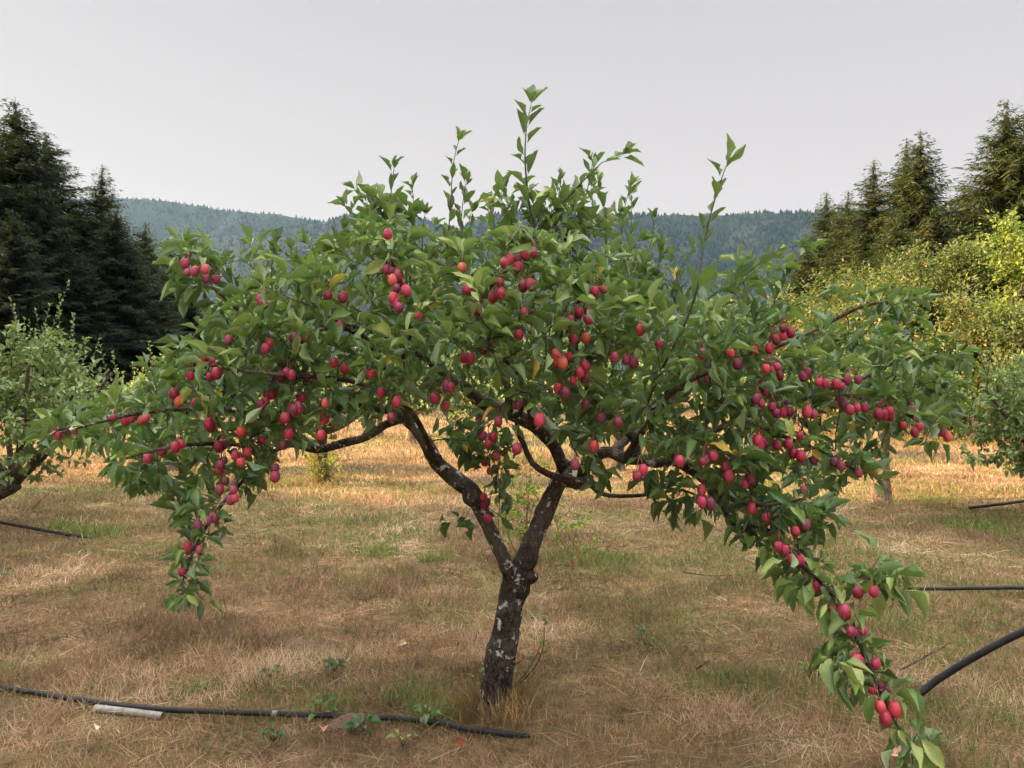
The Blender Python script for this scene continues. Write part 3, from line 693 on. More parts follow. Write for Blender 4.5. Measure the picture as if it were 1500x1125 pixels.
UP = np.array([(60, 612), (100, 595), (200, 560), (240, 520), (285, 470), (330, 440), (385, 398), (450, 372), (500, 340), (540, 322), (600, 340), (640, 378), (700, 398), (760, 345), (830, 352), (870, 402), (950, 420), (1000, 436), (1050, 440), (1100, 442), (1150, 446), (1200, 462), (1250, 482), (1300, 480), (1350, 505), (1400, 555)], float)
LO = np.array([(60, 640), (120, 655), (160, 660), (185, 705), (235, 735), (262, 760), (320, 755), (350, 735), (400, 705), (425, 668), (450, 632), (540, 618), (590, 596), (680, 590), (800, 612), (830, 660), (900, 640), (950, 660), (1000, 700), (1050, 745), (1110, 770), (1170, 760), (1210, 735), (1260, 690), (1300, 660), (1350, 650), (1400, 640)], float)
def thick(px): return .98 * np.sqrt(np.clip(1 - ((px - 740) / 700) ** 2, .03, 1))
NT = 960; targets = []
while len(targets) < NT:
    px = rgm.uniform(60, 1400); s = rgm.uniform(-1, 1); s = math.copysign(abs(s) ** .75, s)
    u, l = np.interp(px, UP[:, 0], UP[:, 1]), np.interp(px, LO[:, 0], LO[:, 1])
    if rgm.random() > ((l - u) / 330) ** .8: continue
    f = rgm.random()
    if rgm.random() < .35: f = f ** 2.2            # the top is leafier
    py = u + 14 + (l - u - 22) * f
    if 600 < px < 830 and py > 560 and rgm.random() < .5: continue
    if px > 1130 and rgm.random() < .42: continue
    if abs(s) > .9 and f > .75: s *= .6
    tp_ = P(px, py, D0 - .12 + s * thick(px))
    if mnoise.noise(Vector(tp_ * 3.1)) < -.10 and rgm.random() < .85: continue      # ragged gaps between the clumps
    targets.append(tp_)
for rows_ in limbs.values():
    for _ in range(4): targets.append(P(rows_[-1][0] + rgm.normal(0, 13), rows_[-1][1] + rgm.normal(0, 12), D0 + rows_[-1][2] + rgm.normal(0, .05)))
for x, y, dd, n in [(268, 388, -.5, 6), (300, 400, -.5, 6), (265, 425, -.5, 3), (715, 655, -.12, 11), (735, 680, -.12, 9), (670, 625, -.1, 6), (690, 655, -.12, 5), (712, 745, -.05, 7), (700, 770, -.05, 3), (275, 815, -.8, 8), (262, 860, -.8, 3), (300, 770, -.75, 6), (1150, 800, -.8, 9), (1160, 812, -.83, 4), (1185, 838, -.88, 4), (1130, 765, -.75, 5), (1175, 825, -.88, 4), (1195, 845, -.9, 3), (555, 312, -.4, 4), (590, 306, -.4, 4), (535, 300, -.3, 2), (762, 306, -.4, 5), (800, 318, -.4, 6), (835, 300, -.4, 4), (870, 330, -.3, 5), (925, 380, 0, 4), (950, 390, 0, 4), (655, 350, -.2, 4), (690, 365, -.1, 4), (1110, 400, -.5, 4), (1080, 415, -.5, 4), (1260, 440, -.2, 5), (1320, 455, -.2, 5), (395, 375, -.4, 4), (275, 375, -.5, 3), (1120, 790, -.75, 3), (1330, 1090, -1.1, 4),
                    (1285, 850, -.95, 8), (1320, 865, -.95, 4), (1225, 880, -1, 4), (1245, 925, -1.02, 4), (1210, 940, -1.02, 5), (1270, 975, -1.08, 4), (1240, 995, -1.08, 4), (1290, 1030, -1.1, 4), (1330, 1055, -1.1, 3),
                    (1000, 735, -.4, 5), (1095, 770, -.7, 7), (1180, 760, -.8, 8), (960, 700, -.3, 4), (650, 745, 0, 1), (85, 635, -.7, 5), (860, 640, -.5, 8), (870, 690, -.3, 5)]:
    for _ in range(n): targets.append(P(x + rgm.normal(0, 15), y + rgm.normal(0, 13), D0 + dd + rgm.normal(0, .07)))

# fruit positions read from the photograph, n fruit each: (x, y)
FR = """271 386,275 399,286 397,300 394,301 408,316 409,382 438,386 445,335 498,300 524,313 529,318 546,279 550,308 552,395 502,389 510,442 493,431 495,480 433,502 436,498 478,420 545,427 549,411 551,490 531,505 540,
166 612,184 615,193 613,208 615,214 612,82 632,87 638,103 630,109 628,255 577,262 588,287 590,306 620,309 625,353 632,267 650,238 661,217 672,257 655,320 653,328 651,323 680,328 674,321 688,345 667,353 677,363 662,403 698,403 686,322 717,342 717,330 704,338 732,344 729,290 770,305 762,315 758,275 802,293 805,267 838,383 593,388 588,398 577,430 600,436 597,413 617,418 612,385 643,415 652,423 635,470 637,477 590,442 583,475 613,450 553,
568 343,566 395,574 398,584 404,576 410,587 414,581 422,595 426,580 443,576 436,584 450,505 433,740 385,747 379,757 380,758 391,770 373,782 370,778 417,767 418,722 435,733 430,677 392,685 423,694 455,702 453,768 458,732 413,871 427,885 423,847 458,862 456,834 471,862 468,
543 547,558 575,582 588,573 611,612 463,680 523,689 525,708 512,760 490,840 497,858 495,815 519,824 521,833 522,815 530,824 531,858 535,850 545,858 552,840 557,817 568,828 575,758 593,730 617,790 615,880 612,905 618,857 592,660 567,654 565,653 594,637 583,715 650,707 638,722 640,757 657,727 669,710 677,717 690,725 687,708 728,713 735,709 740,715 760,842 680,942 688,933 697,995 675,870 653,900 523,917 527,927 530,938 483,965 503,
1147 480,1158 487,1147 492,1137 497,1127 510,1105 513,1070 517,1080 533,1028 518,1015 563,1037 555,1122 540,1131 543,1138 537,1142 550,1177 551,1183 545,1117 566,1120 574,1115 590,1108 584,1131 596,1137 605,1147 604,1156 603,1063 588,1200 560,1210 562,1225 562,1233 566,1241 556,1257 556,1182 603,1192 607,1223 593,1230 586,1236 593,1245 600,1255 597,1267 597,1287 606,1295 607,1303 602,1304 610,1335 601,1347 625,1340 633,1380 633,1388 640,1323 623,1172 638,1110 645,1118 648,1112 653,1138 652,1155 650,1162 664,1173 668,1192 674,1222 677,1232 682,1258 693,1033 673,1045 667,1029 676,1062 683,1067 697,1092 708,1099 702,1028 717,1028 735,1040 737,1177 717,1102 745,1123 760,1180 768,1143 768,1165 778,1140 800,1149 805,1158 818,1172 820,
1197 858,1257 867,1280 866,1218 892,1237 895,1247 925,1263 923,1255 967,1283 972,1258 972,1277 1008,1286 1007,1298 1010,1289 1035,1311 1039,1297 1052"""
fr = np.array([[float(v) for v in t.split()] for t in FR.replace('\n', '').split(',') if t.strip()])
def fruit_depth(px, py):
    if px > 1135 and py > 755: return D0 + np.interp(py, [755, 800, 850, 900, 950, 1060], [-.86, -.9, -1.0, -1.08, -1.14, -1.19])
    if px < 350 and py > 740: return D0 - .88
    if 690 < px < 740 and py > 625: return D0 - .2
    return D0 - .12 - .86 * float(thick(px))
groups = []; used = np.zeros(len(fr), bool)
for i in range(len(fr)):
    if used[i]: continue
    g = [j for j in range(len(fr)) if not used[j] and np.hypot(*(fr[i] - fr[j])) < 17][:6]
    for j in g: used[j] = True
    groups.append(g)
fpos = np.zeros((len(fr), 3)); spur = []
for g in groups:
    cx, cy = fr[g].mean(0); dep = fruit_depth(cx, cy) + rgm.uniform(-.03, .12)
    for j in g: fpos[j] = P(fr[j, 0], fr[j, 1], dep + rgm.uniform(-.022, .022))
    top = fpos[g].mean(0); top[2] = fpos[g][:, 2].max() + .042; top[1] += .02
    spur.append(top)
spur = np.array(spur)
targets = np.array(targets)
alltg = np.vstack([targets, spur])
X, PA, PL, chains = grow(base, base_pl, alltg, .32, .05, .04, 5)
RR = radii(len(base), PA, 0, base_r)
# which limb every node hangs on
own = list(owner)
for i in range(len(base), len(X)): own.append(own[PA[i]])
bacc = {k: Acc() for k in LIMB}
for k, a_ in LIMB.items():
    bacc[k].tube(spline(a_, .03)[:, :3], spline(a_, .03)[:, 3], 10, .14, hash(k[0]) % 7 + ord(k[1]))
lf = Leafer()
for ch in chains:
    p = X[ch]; r = RR[ch].copy(); r[0] = r[1] if len(r) > 1 else r[0]
    bacc[own[ch[-1]]].tube(p, r, 5, cap=False)
    L = np.linalg.norm(np.diff(p, axis=0), axis=1).sum()
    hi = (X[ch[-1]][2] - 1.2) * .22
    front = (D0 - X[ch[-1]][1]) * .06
    ex, ey, ez_ = project(p[-1:])
    if ex[0] > 1125 and ey[0] > 790:      # the low hanging branch: long pale drooping leaves
        lf.along(p, start=.2, gap=.06, size=.092, rg=rgm, tone=.60, rosette=3, droop=1.15)
    elif ey[0] > 755 and ex[0] < 400:
        lf.along(p, start=.2, gap=.04, size=.068, rg=rgm, tone=.42, rosette=3, droop=.35)
    else:
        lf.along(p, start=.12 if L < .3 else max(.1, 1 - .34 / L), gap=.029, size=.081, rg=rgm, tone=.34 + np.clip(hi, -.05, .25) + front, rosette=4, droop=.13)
for s_ in spur:            # leaf rosettes over the fruit
    for k in range(3):
        d = rgm.normal(0, 1, 3); d[2] = abs(d[2]) * .4 - .1; d[1] += .25
        lf.put(s_, d / np.linalg.norm(d), np.array((0, 0, 1.)) + rgm.normal(0, .4, 3), rgm.uniform(.065, .09), rgm.uniform(.2, .7))

# long upright water shoots
shoots = [
 [(652, 440, -.3), (655, 370, -.3), (660, 300, -.3), (664, 240, -.3), (672, 182, -.3)],
 [(783, 345, -.5), (774, 290, -.5), (769, 230, -.5), (772, 180, -.5), (778, 130, -.5)],
 [(778, 350, -.5), (812, 312, -.5), (850, 270, -.5), (882, 238, -.5), (908, 205, -.5)],
 [(566, 345, -.5), (572, 290, -.5), (577, 234, -.5)], [(548, 345, -.4), (552, 310, -.4), (546, 275, -.4)], [(618, 370, -.3), (619, 335, -.3), (622, 302, -.3)],
 [(688, 350, 0), (687, 320, 0), (690, 298, 0)], [(858, 380, .1), (866, 320, .1), (868, 262, .1)], [(920, 410, .2), (924, 340, .2), (925, 272, .2)], [(948, 400, .2), (955, 350, .2), (958, 308, .2)],
 [(948, 592, -.7), (975, 530, -.8), (1003, 475, -.85), (1022, 420, -.9), (1030, 360, -.9), (1048, 290, -.9), (1064, 218, -.9)],
 [(1034, 440, -.6), (1075, 415, -.6), (1110, 388, -.6), (1140, 365, -.6), (1168, 336, -.6)],
 [(396, 420, -.4), (399, 380, -.4), (402, 344, -.4)], [(478, 380, -.2), (492, 350, -.2), (500, 325, -.2)], [(1180, 520, -.4), (1240, 490, -.4), (1290, 468, -.4)], [(1290, 560, -.3), (1350, 530, -.3), (1398, 506, -.3)],
 [(340, 500, -.6), (352, 460, -.6), (360, 425, -.6)], [(228, 570, -.5), (222, 540, -.5), (214, 522, -.5)], [(640, 420, .5), (634, 350, .5), (638, 318, .5)], [(712, 400, .5), (720, 345, .5), (716, 316, .5)], [(820, 380, .3), (826, 320, .3), (840, 268, .3)],
 [(1100, 430, .3), (1104, 390, .3), (1100, 370, .3)], [(900, 420, -.3), (915, 380, -.3), (935, 340, -.3)], [(1000, 430, -.2), (990, 400, -.2), (985, 372, -.2)],
 [(1205, 470, .2), (1215, 440, .2), (1222, 420, .2)], [(440, 410, 0), (436, 380, 0), (430, 352, 0)], [(742, 400, .4), (738, 360, .4), (735, 330, .4)],
 [(1200, 560, -.5), (1250, 510, -.5), (1300, 450, -.5), (1345, 425, -.5)], [(1290, 520, -.2), (1330, 490, -.2), (1370, 478, -.2)], [(1120, 480, -.3), (1160, 450, -.3), (1210, 418, -.3)], [(1310, 590, -.4), (1360, 560, -.4), (1405, 548, -.4)],
 [(880, 400, -.1), (890, 350, -.1), (905, 300, -.1)], [(600, 360, -.2), (606, 310, -.2), (604, 262, -.2)], [(530, 350, -.3), (536, 318, -.3), (538, 284, -.3)], [(815, 340, -.4), (818, 290, -.4), (822, 250, -.4)], [(848, 330, -.4), (862, 270, -.4), (868, 225, -.4)], [(890, 330, -.3), (880, 290, -.3), (876, 252, -.3)], [(748, 350, -.3), (744, 300, -.3), (740, 262, -.3)], [(968, 430, -.1), (965, 385, -.1), (968, 345, -.1)], [(905, 380, .1), (912, 320, .1), (922, 262, .1)], [(680, 380, -.2), (676, 320, -.2), (682, 255, -.2)], [(350, 430, -.4), (338, 395, -.4), (322, 368, -.4)], [(1135, 440, -.4), (1155, 395, -.4), (1185, 352, -.4)], [(460, 400, -.2), (458, 370, -.2), (452, 345, -.2)], [(985, 430, -.2), (1000, 390, -.2), (1012, 352, -.2)], [(730, 380, -.2), (724, 330, -.2), (716, 285, -.2)],
 [(1040, 520, -.6), (1080, 480, -.6), (1130, 440, -.6)], [(530, 345, -.2), (520, 320, -.2), (508, 290, -.2)], [(590, 350, -.3), (598, 320, -.3), (612, 296, -.3)]]
for i, s_ in enumerate(shoots):
    s_ = [list(q_) for q_ in s_]; s_[-1][1] += 24 if i in (0, 1, 2, 10, 11) else 14
    p = np.array([pt(*q_) for q_ in s_]); j = int(np.argmin(np.linalg.norm(X[:len(base)] - p[0], axis=1) + .6 * np.linalg.norm(X[:len(base)] - (p[0] - (0, 0, .15)), axis=1)))
    full = spline(np.vstack([X[j], (X[j] * .35 + p[0] * .65) - (0, 0, .02), p]), .04)
    big = i in (1, 2, 10)
    bacc[own[j]].tube(full, np.linspace(.0058 if big else .0042, .0014, len(full)), 6)
    n0 = int(np.argmin(np.linalg.norm(full - p[0], axis=1)))
    lf.along(full[max(0, n0 - 3):], start=.05, gap=.036 if i < 11 else .03, size=.125 if i in (1, 2, 10, 11) else .10, rg=rgm, tone=.45, droop=.1, rosette=4, spread=.75, upright=True)
# leaves that would bury the fruit are not there
lp = np.array(lf.P); ld = np.array(lf.D); ld /= np.linalg.norm(ld, axis=1)[:, None]; mid = lp + ld * np.array(lf.S)[:, None] * .6
lx, ly, lz = project(mid); fx, fy, fz = project(fpos); keep = np.ones(len(lp), bool)
for i in range(len(fr)):
    near = (np.hypot(lx - fx[i], ly - fy[i] - 2) < 19) & (lz < fz[i] + .03); keep &= ~(near & (rgm.random(len(lp)) < .62))
# keep the hollow under the crown open, and nothing in front of the forked trunk
keep &= ~((lz < D0 + .05) & (ly > 640) & (lx > 745) & (lx < 838) & (rgm.random(len(lp)) < .9))
keep &= ~((ly > 655) & (lx > 400) & (lx < 640)) & ~((ly > 610) & (lx > 565) & (lx < 650) & (rgm.random(len(lp)) < .7))
def px_dist(rows, y0, y1):
    a_ = np.array(rows)[:, :2]; dm = np.full(len(lx), 1e9)
    for p_, q_ in zip(a_[:-1], a_[1:]):
        for t in np.linspace(0, 1, 8):
            c_ = p_ + (q_ - p_) * t
            if y0 < c_[1] < y1: dm = np.minimum(dm, np.hypot(lx - c_[0], ly - c_[1]))
    return dm
keep &= ~((px_dist(left_rows, 618, 870) < 24) & (rgm.random(len(lp)) < .93))
keep &= ~((px_dist(trunk_rows, 690, 900) < 26) & (rgm.random(len(lp)) < .95))
keep &= ~((px_dist(limbs['b1'][2:7], 540, 640) < 18) & (lz < D0) & (rgm.random(len(lp)) < .35))
keep &= ~((px_dist(limbs['b3'][:9], 640, 700) < 16) & (lz < D0) & (rgm.random(len(lp)) < .7))
keep &= ~((px_dist(limbs['b2'], 600, 720) < 16) & (lz < D0) & (rgm.random(len(lp)) < .3))
keep &= ~((px_dist(shoots[10], 380, 600) < 13) & (lz < 2.7) & (rgm.random(len(lp)) < .6))
lf.cull(keep)
lf.P = [p - OFF for p in lf.P]
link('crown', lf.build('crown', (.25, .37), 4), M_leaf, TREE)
for k, a_ in bacc.items():
    a_.v = [v - OFF.astype(np.float32) for v in a_.v]; link('branch', a_.mesh('branch'), M_twig if k not in ('b1', 'b3', 'b4', 'a1', 'a2') else M_bark, TREE)

# fruit
m, nt, out = mat('crabapple_skin')
oi = N(nt, 'ShaderNodeObjectInfo'); rn = attr(nt, 'rnd')
hue = math_node(nt, 'FRACT', math_node(nt, 'ADD', oi.outputs['Random'], rn))
c1 = ramp_node(nt, hue, [(0, (.10, .008, .028)), (.3, (.21, .009, .040)), (.65, (.33, .013, .056)), (.88, (.42, .020, .055)), (.97, (.48, .04, .045)), (1, (.50, .12, .05))])
tcx = N(nt, 'ShaderNodeTexCoord').outputs['Object']
c1 = mixc(nt, ramp_node(nt, noise_node(nt, 22, 3, .6, tcx), [(.5, (0, 0, 0)), (.8, (.3, .3, .3))]), c1, (.5, .06, .05))
c1 = mixc(nt, ramp_node(nt, noise_node(nt, 3, 2, .5, tcx), [(.42, (0, 0, 0)), (.6, (.13, .13, .13))]), c1, (.45, .28, .38))
c1 = mixc(nt, ramp_node(nt, noise_node(nt, 380, 2, .5, tcx), [(.62, (0, 0, 0)), (.7, (.3, .3, .3))]), c1, (.75, .35, .3))
bsdf(nt, out, c1, .5, .35); M_fruit = m
m, nt, out = mat('fruit_stalk'); bsdf(nt, out, (.22, .09, .04), .6, .3); M_stalk = m
def fruit_verts():
    prof = [(0.0, .40), (.10, .445), (.24, .455), (.38, .36), (.465, .18), (.49, -.02), (.455, -.22), (.35, -.40), (.2, -.495), (.09, -.50), (.03, -.46)]
    sd = 14; v = []; 
    for r_, z_ in prof:
        for k in range(sd):
            a_ = k / sd * 6.2832; rr = r_ * (1 + .03 * math.cos(5 * a_)) ; v.append((rr * math.cos(a_), rr * math.sin(a_), z_))
    q = [[i * sd + k, i * sd + (k + 1) % sd, (i + 1) * sd + (k + 1) % sd, (i + 1) * sd + k] for i in range(len(prof) - 1) for k in range(sd)]
    q = [f[::-1] for f in q]; n = len(v); v.append((0, 0, -.45)); l = (len(prof) - 1) * sd
    t = [[l + (k + 1) % sd, l + k, n][::-1] for k in range(sd)]
    for k in range(5):          # dry calyx tips
        a_ = k / 5 * 6.28; b_ = len(v); v += [(.05 * math.cos(a_ - .5), .05 * math.sin(a_ - .5), -.48), (.05 * math.cos(a_ + .5), .05 * math.sin(a_ + .5), -.48), (.10 * math.cos(a_), .10 * math.sin(a_), -.60)]; t.append([b_, b_ + 1, b_ + 2])
    return np.array(v), np.array(q), np.array(t)
FV, FQ, FT = fruit_verts()
fruit_me = mesh_np('apple', FV, FQ, FT, {'rnd': np.zeros(len(FV))}); fruit_me.materials.append(M_fruit)
order = np.argsort(fz)
grp_of = {j: gi for gi, g in enumerate(groups) for j in g}
rest = Acc(); rest_st = Acc()
for rank, j in enumerate(order):
    w_ = rgm.uniform(.026, .036) * (1.12 if fr[j, 1] > 850 and fr[j, 0] > 1100 else 1); h_ = w_ * rgm.uniform(1.08, 1.3); top = spur[grp_of[j]]
    axis_ = (top - fpos[j]); axis_ = axis_ / np.linalg.norm(axis_); axis_ = axis_ * .5 + np.array((0, 0, 1)) + rgm.normal(0, .12, 3); axis_ /= np.linalg.norm(axis_)
    stem_pts = [fpos[j] + axis_ * h_ * .40, fpos[j] + axis_ * h_ * .40 + (top - fpos[j] - axis_ * h_ * .4) * .5 + (0, 0, .006), top]
    if rank < 100:
        o = link('apple', fruit_me, None, TREE); o.location = Vector(fpos[j] - OFF); o.scale = (w_, w_, h_)
        o.rotation_mode = 'QUATERNION'; o.rotation_quaternion = Vector(axis_).to_track_quat('Z', 'Y')
        sa = Acc(); qi = Vector(axis_).to_track_quat('Z', 'Y').inverted()
        loc = [np.array(qi @ Vector(p_ - fpos[j])) for p_ in stem_pts]; sa.tube(loc, [.0016, .0013, .0018], 5)
        so = link('stem', sa.mesh('stem'), M_stalk, o); so.scale = (1 / w_, 1 / w_, 1 / h_)
    else:
        Mx = frames(np.array([np.cross(axis_, (1, .1, .1))]), axis_[None])
        Mx = np.stack([Mx[0][:, 0], np.cross(axis_, Mx[0][:, 0]), axis_], -1)[None] * np.array((w_, w_, h_))[None, None]
        rest.inst(FV, FQ, FT, Mx, (fpos[j] - OFF)[None], None, np.array([rgm.random()]))
        rest.tube([p_ - OFF for p_ in stem_pts], [.0016, .0013, .0018], 4, a=.02)
link('apples', rest.mesh('apples'), M_fruit, TREE, kind='stuff')

# ------------------------------------------------------------------ neighbouring orchard trees
def orchard_tree(px, basey, crown, label, seed, n=260, leaf=.085, group='neighbouring apple trees', pale=False, lean=(0, 0), d=None, shoots_n=16, tone=.3):
    """crown = (px0, px1, top y, bottom y) at the tree's distance"""
    rg = np.random.default_rng(seed)
    g = G(px, basey) if d is None else np.array(((px - 750) / F * d, d, 0)); d = float(g[1])
    o = empty('apple_tree', (float(g[0]), d, 0), label, 'apple tree', group)
    x0, x1 = [(p_ - 750) / F * d - g[0] for p_ in crown[:2]]; z1 = P(750, crown[2], d)[2]; z0 = P(750, crown[3], d)[2]
    cx, rx = (x0 + x1) / 2, (x1 - x0) / 2; rz = (z1 - z0) / 2; cz = (z0 + z1) / 2
    ta = Acc(); hub = np.array((lean[0] + cx * .35, lean[1], max(.45, z0 + .1)))
    th = spline([(0, 0, -.05, .13), (lean[0] * .3, lean[1] * .3, hub[2] * .45, .1), (*hub, .085)], .04); ta.tube(th[:, :3], th[:, 3], 14, .15, seed)
    nodes = [hub]; pl = [0]; br = [.05]
    for k in range(6):
        a_ = k / 6 * 6.28 + rg.uniform(-.3, .3); e_ = np.array((cx + math.cos(a_) * rx * .7, math.sin(a_) * rx * .7, cz + rg.uniform(-.2, .5) * rz))
        lb = spline([(*hub, .045), (*(hub * .55 + e_ * .45 + (0, 0, -.06)), .028), (*e_, .012)], .07); nodes += list(lb[1:, :3]); br += list(lb[1:, 3]); pl += list(np.arange(1, len(lb)) * .03)
        ta.tube(lb[:, :3], lb[:, 3], 7, .1, k)
    tg = []
    while len(tg) < n:
        v = rg.normal(0, 1, 3); v /= np.linalg.norm(v); r_ = rg.random() ** .45
        if v[2] < -.3 and rg.random() < .4: continue
        lump = .82 + .25 * math.sin(v[0] * 6 + seed) * math.cos(v[2] * 5)
        tg.append(np.array((cx, 0, cz)) + v * (rx, rx * .9, rz) * r_ * lump)
    Xn, PAn, PLn, chn = grow(np.array(nodes), np.array(pl), np.array(tg), .3, .1, .03, seed)
    Rn = radii(len(nodes), PAn, 0, np.array(br), .45, .002); L_ = Leafer()
    for ch in chn:
        p = Xn[ch]; ta.tube(p, np.maximum(Rn[ch], .002), 4, cap=False)
        Ln = np.linalg.norm(np.diff(p, axis=0), axis=1).sum(); L_.along(p, max(.05, 1 - .5 / Ln), .026, leaf, rg, tone, .2, 4)
    for k in range(shoots_n):
        i = rg.choice(np.where(Xn[:, 2] > cz + .2 * rz)[0]); p0 = Xn[i]; ln = rg.uniform(.25, .6)
        lean_ = np.array((rg.normal(0, .22), rg.normal(0, .22), 1)); sp_ = [p0 + lean_ * ln * t for t in (0, .5, 1)]
        sp_ = [p0 + (sp_[1] - p0) * t * 2 for t in np.linspace(0, 1, 6)]; ta.tube(sp_, np.linspace(.006, .002, 6), 4)
        L_.along(sp_, .1, .035, leaf * .8, rg, tone + .15, .05, 3, .8, True)
    tm = ta.mesh('trunk'); link('trunk', tm, M_bark_lit if pale else M_bark_far, o); link('crown', L_.build('crown', (.42, .55), seed), M_leaf_far, o)
    return o
orchard_tree(-62, 775, (-150, 205, 452, 735), 'apple tree with greyish leaves and leaning trunk at the left edge', 41, 520, .075, lean=(.35, 0), shoots_n=34, tone=.42)
orchard_tree(1560, 765, (1385, 1700, 492, 735), 'bushy apple tree with light green leaves at the right edge', 42, 560, .08, shoots_n=30, tone=.35)
orchard_tree(1290, 735, (1165, 1425, 478, 640), 'apple tree with sunlit pale trunk behind the right side of the crabapple', 43, 330, .085, pale=True, shoots_n=14)
orchard_tree(470, 706, (360, 580, 548, 645), 'apple tree behind the left branches of the crabapple', 44, 240, .09, tone=.6)
orchard_tree(700, 672, (620, 800, 548, 618), 'apple tree in the next row seen through the crabapple fork', 45, 200, .11, tone=.6)
orchard_tree(905, 690, (820, 1010, 540, 628), 'apple tree in the next row right of the crabapple trunk', 46, 220, .1, tone=.55)
orchard_tree(1080, 668, (1000, 1170, 545, 618), 'apple tree in the next row near the golden shrubs', 47, 200, .11, tone=.5)
orchard_tree(555, 640, (500, 612, 555, 606), 'far small apple tree with pale straight trunk', 48, 150, .14, pale=True, tone=.6, shoots_n=4)
orchard_tree(250, 690, (140, 345, 540, 632), 'apple tree behind the drooping left end of the crabapple', 49, 240, .1, tone=.4)
orchard_tree(602, 650, (560, 668, 560, 612), 'far small apple tree with thin crooked trunk', 50, 150, .13, pale=True, tone=.6, shoots_n=4)

# sapling shoots and the yellow bush
def shoots_plant(name, base, tops, label, cat, leaf, tone, m, gap=.04, rad=.005, group=None, seed=0, start=.2, side=0):
    rg = np.random.default_rng(seed); o = empty(name, (float(base[0]), float(base[1]), float(base[2])), label, cat, group)
    st = Acc(); L_ = Leafer()
    for tp in tops:
        tp = np.array(tp) - base; p0 = np.array((rg.normal(0, .02), rg.normal(0, .02), 0)); b_ = rg.normal(0, .04, 3)
        pts = [p0 * (1 - t) + tp * t + b_ * math.sin(t * 3.14) for t in np.linspace(0, 1, 9)]
        st.tube(pts, np.linspace(rad, .0015, 9), 5); L_.along(pts, start, gap, leaf, rg, tone, .1, 3, .9, True)
        for k in range(side):
            q0 = pts[rg.integers(2, 8)]; q1 = q0 + np.array((rg.normal(0, .1), rg.normal(0, .1), rg.uniform(.02, .14))); st.tube([q0, (q0 + q1) / 2 - (0, 0, .01), q1], [.002, .0015, .001], 4); L_.along([q0, (q0 + q1) / 2, q1], .2, gap, leaf, rg, tone, .1, 3, .9)
    link('stem', st.mesh('stem'), M_stalk if m is M_leaf_lime else M_twig, o); link('leaves', L_.build('leaves', (.45, .6), seed), m, o); return o
b = G(772, 832); shoots_plant('sapling', b, [P(x, y, b[1] + dd) for x, y, dd in ((757, 690, 0), (768, 655, .1), (779, 665, -.1), (790, 700, .1), (745, 735, 0), (812, 750, .1), (742, 700, .2))], 'thin yellow green sapling shoots standing behind the crabapple fork', 'sapling', .05, .55, M_leaf_lime, .05, seed=3, side=7)
b = G(840, 838); shoots_plant('sapling', b, [P(x, y, b[1] + dd) for x, y, dd in ((852, 745, 0), (838, 770, .1), (815, 765, 0))], 'low leafy shoot just right of the crabapple right limb', 'sapling', .05, .5, M_leaf_lime, .05, seed=5, side=4)
b = G(470, 712); shoots_plant('shrub', b, [P(470 + rgm.normal(0, 26), 655 + rgm.uniform(-10, 30), b[1] + rgm.normal(0, .2)) for _ in range(26)], 'small yellow leafed shrub on the grass under the left limb', 'shrub', .05, .75, M_leaf_lime, .05, seed=8, side=2)
b = G(752, 1012); shoots_plant('seedling', b, [P(797, 912, b[1]), P(768, 965, b[1] - .03), P(792, 945, b[1])], 'seedling with a few leaves beside the crabapple trunk base', 'seedling', .055, .55, M_leaf, .12, .003, seed=11, start=.6)

# ------------------------------------------------------------------ tufts and weeds
def tuft(px, py, r_, n, h_, label, green=1.0, name='grass_tuft', wide=.0012):
    g = G(px, py); xs = rng.normal(0, r_, n); ys = rng.normal(0, r_ * .8, n)
    v, q, t, c = blades(xs + g[0], ys + g[1], h_ * rng.uniform(.4, 1.2, n), np.full(n, wide * g[1]), np.abs(rng.normal(R(10), R(28), n)), 't', np.full(n, green), .8)
    v = v - (g[0], g[1], 0)
    o = link(name, mesh_np(name, v, q, t, {'col': c}), M_grass, label=label, cat='grass tuft', group='green tufts in the dry grass', kind='stuff' if r_ >= .1 else None); o.location = (g[0], g[1], 0); return o
for a_ in [(140, 785, .14, 500, .14, 'bright green grass tuft at the end of the far left hose'), (95, 775, .12, 260, .12, 'small green grass tuft on the far left hose'), (555, 812, .08, 260, .10, 'light green grass tuft left of the fork'),
           (637, 822, .06, 240, .09, 'dark green grass tuft left of the crabapple fork'), (855, 820, .18, 420, .07, 'green grass patch right of the crabapple fork'), (905, 822, .1, 260, .07, 'small green grass patch farther right of the crabapple fork'),
           (480, 1040, .09, 260, .12, 'green grass clump behind the near hose middle'), (605, 1035, .10, 340, .12, 'green grass clump left of the crabapple trunk base'), (640, 1062, .06, 200, .10, 'green weed clump over the near hose'),
           (1435, 775, .2, 420, .12, 'green grass tuft near the right edge'), (1490, 865, .12, 300, .10, 'green grass tuft at the end of the right far hose'), (15, 985, .09, 200, .07, 'yellow green tuft at the left edge above the near hose'),
           (1010, 1015, .08, 160, .09, 'olive grass tuft right of the trunk'), (1075, 1005, .1, 200, .09, 'olive grass tuft left of the hanging branch'), (295, 1012, .07, 200, .08, 'pale green tuft just behind the near hose')]: tuft(*a_)
def straw_base():
    g = G(722, 1046); n = 1100; a_ = rng.uniform(0, 6.28, n); r_ = np.abs(rng.normal(.12, .055, n))
    v, q, t, c = blades(g[0] + np.cos(a_) * r_, g[1] + np.sin(a_) * r_, rng.uniform(.05, .16, n), np.full(n, .0034), np.abs(rng.normal(R(14), R(26), n)), 's', np.full(n, .22), .3)
    c = c * np.array((1.05, .98, .8)); v = v - (g[0], g[1], 0)
    o = link('grass_tuft', mesh_np('grass_tuft', v, q, t, {'col': c}), M_grass, label='yellow dry grass collar around the foot of the crabapple trunk', cat='grass tuft'); o.location = (g[0], g[1], 0)
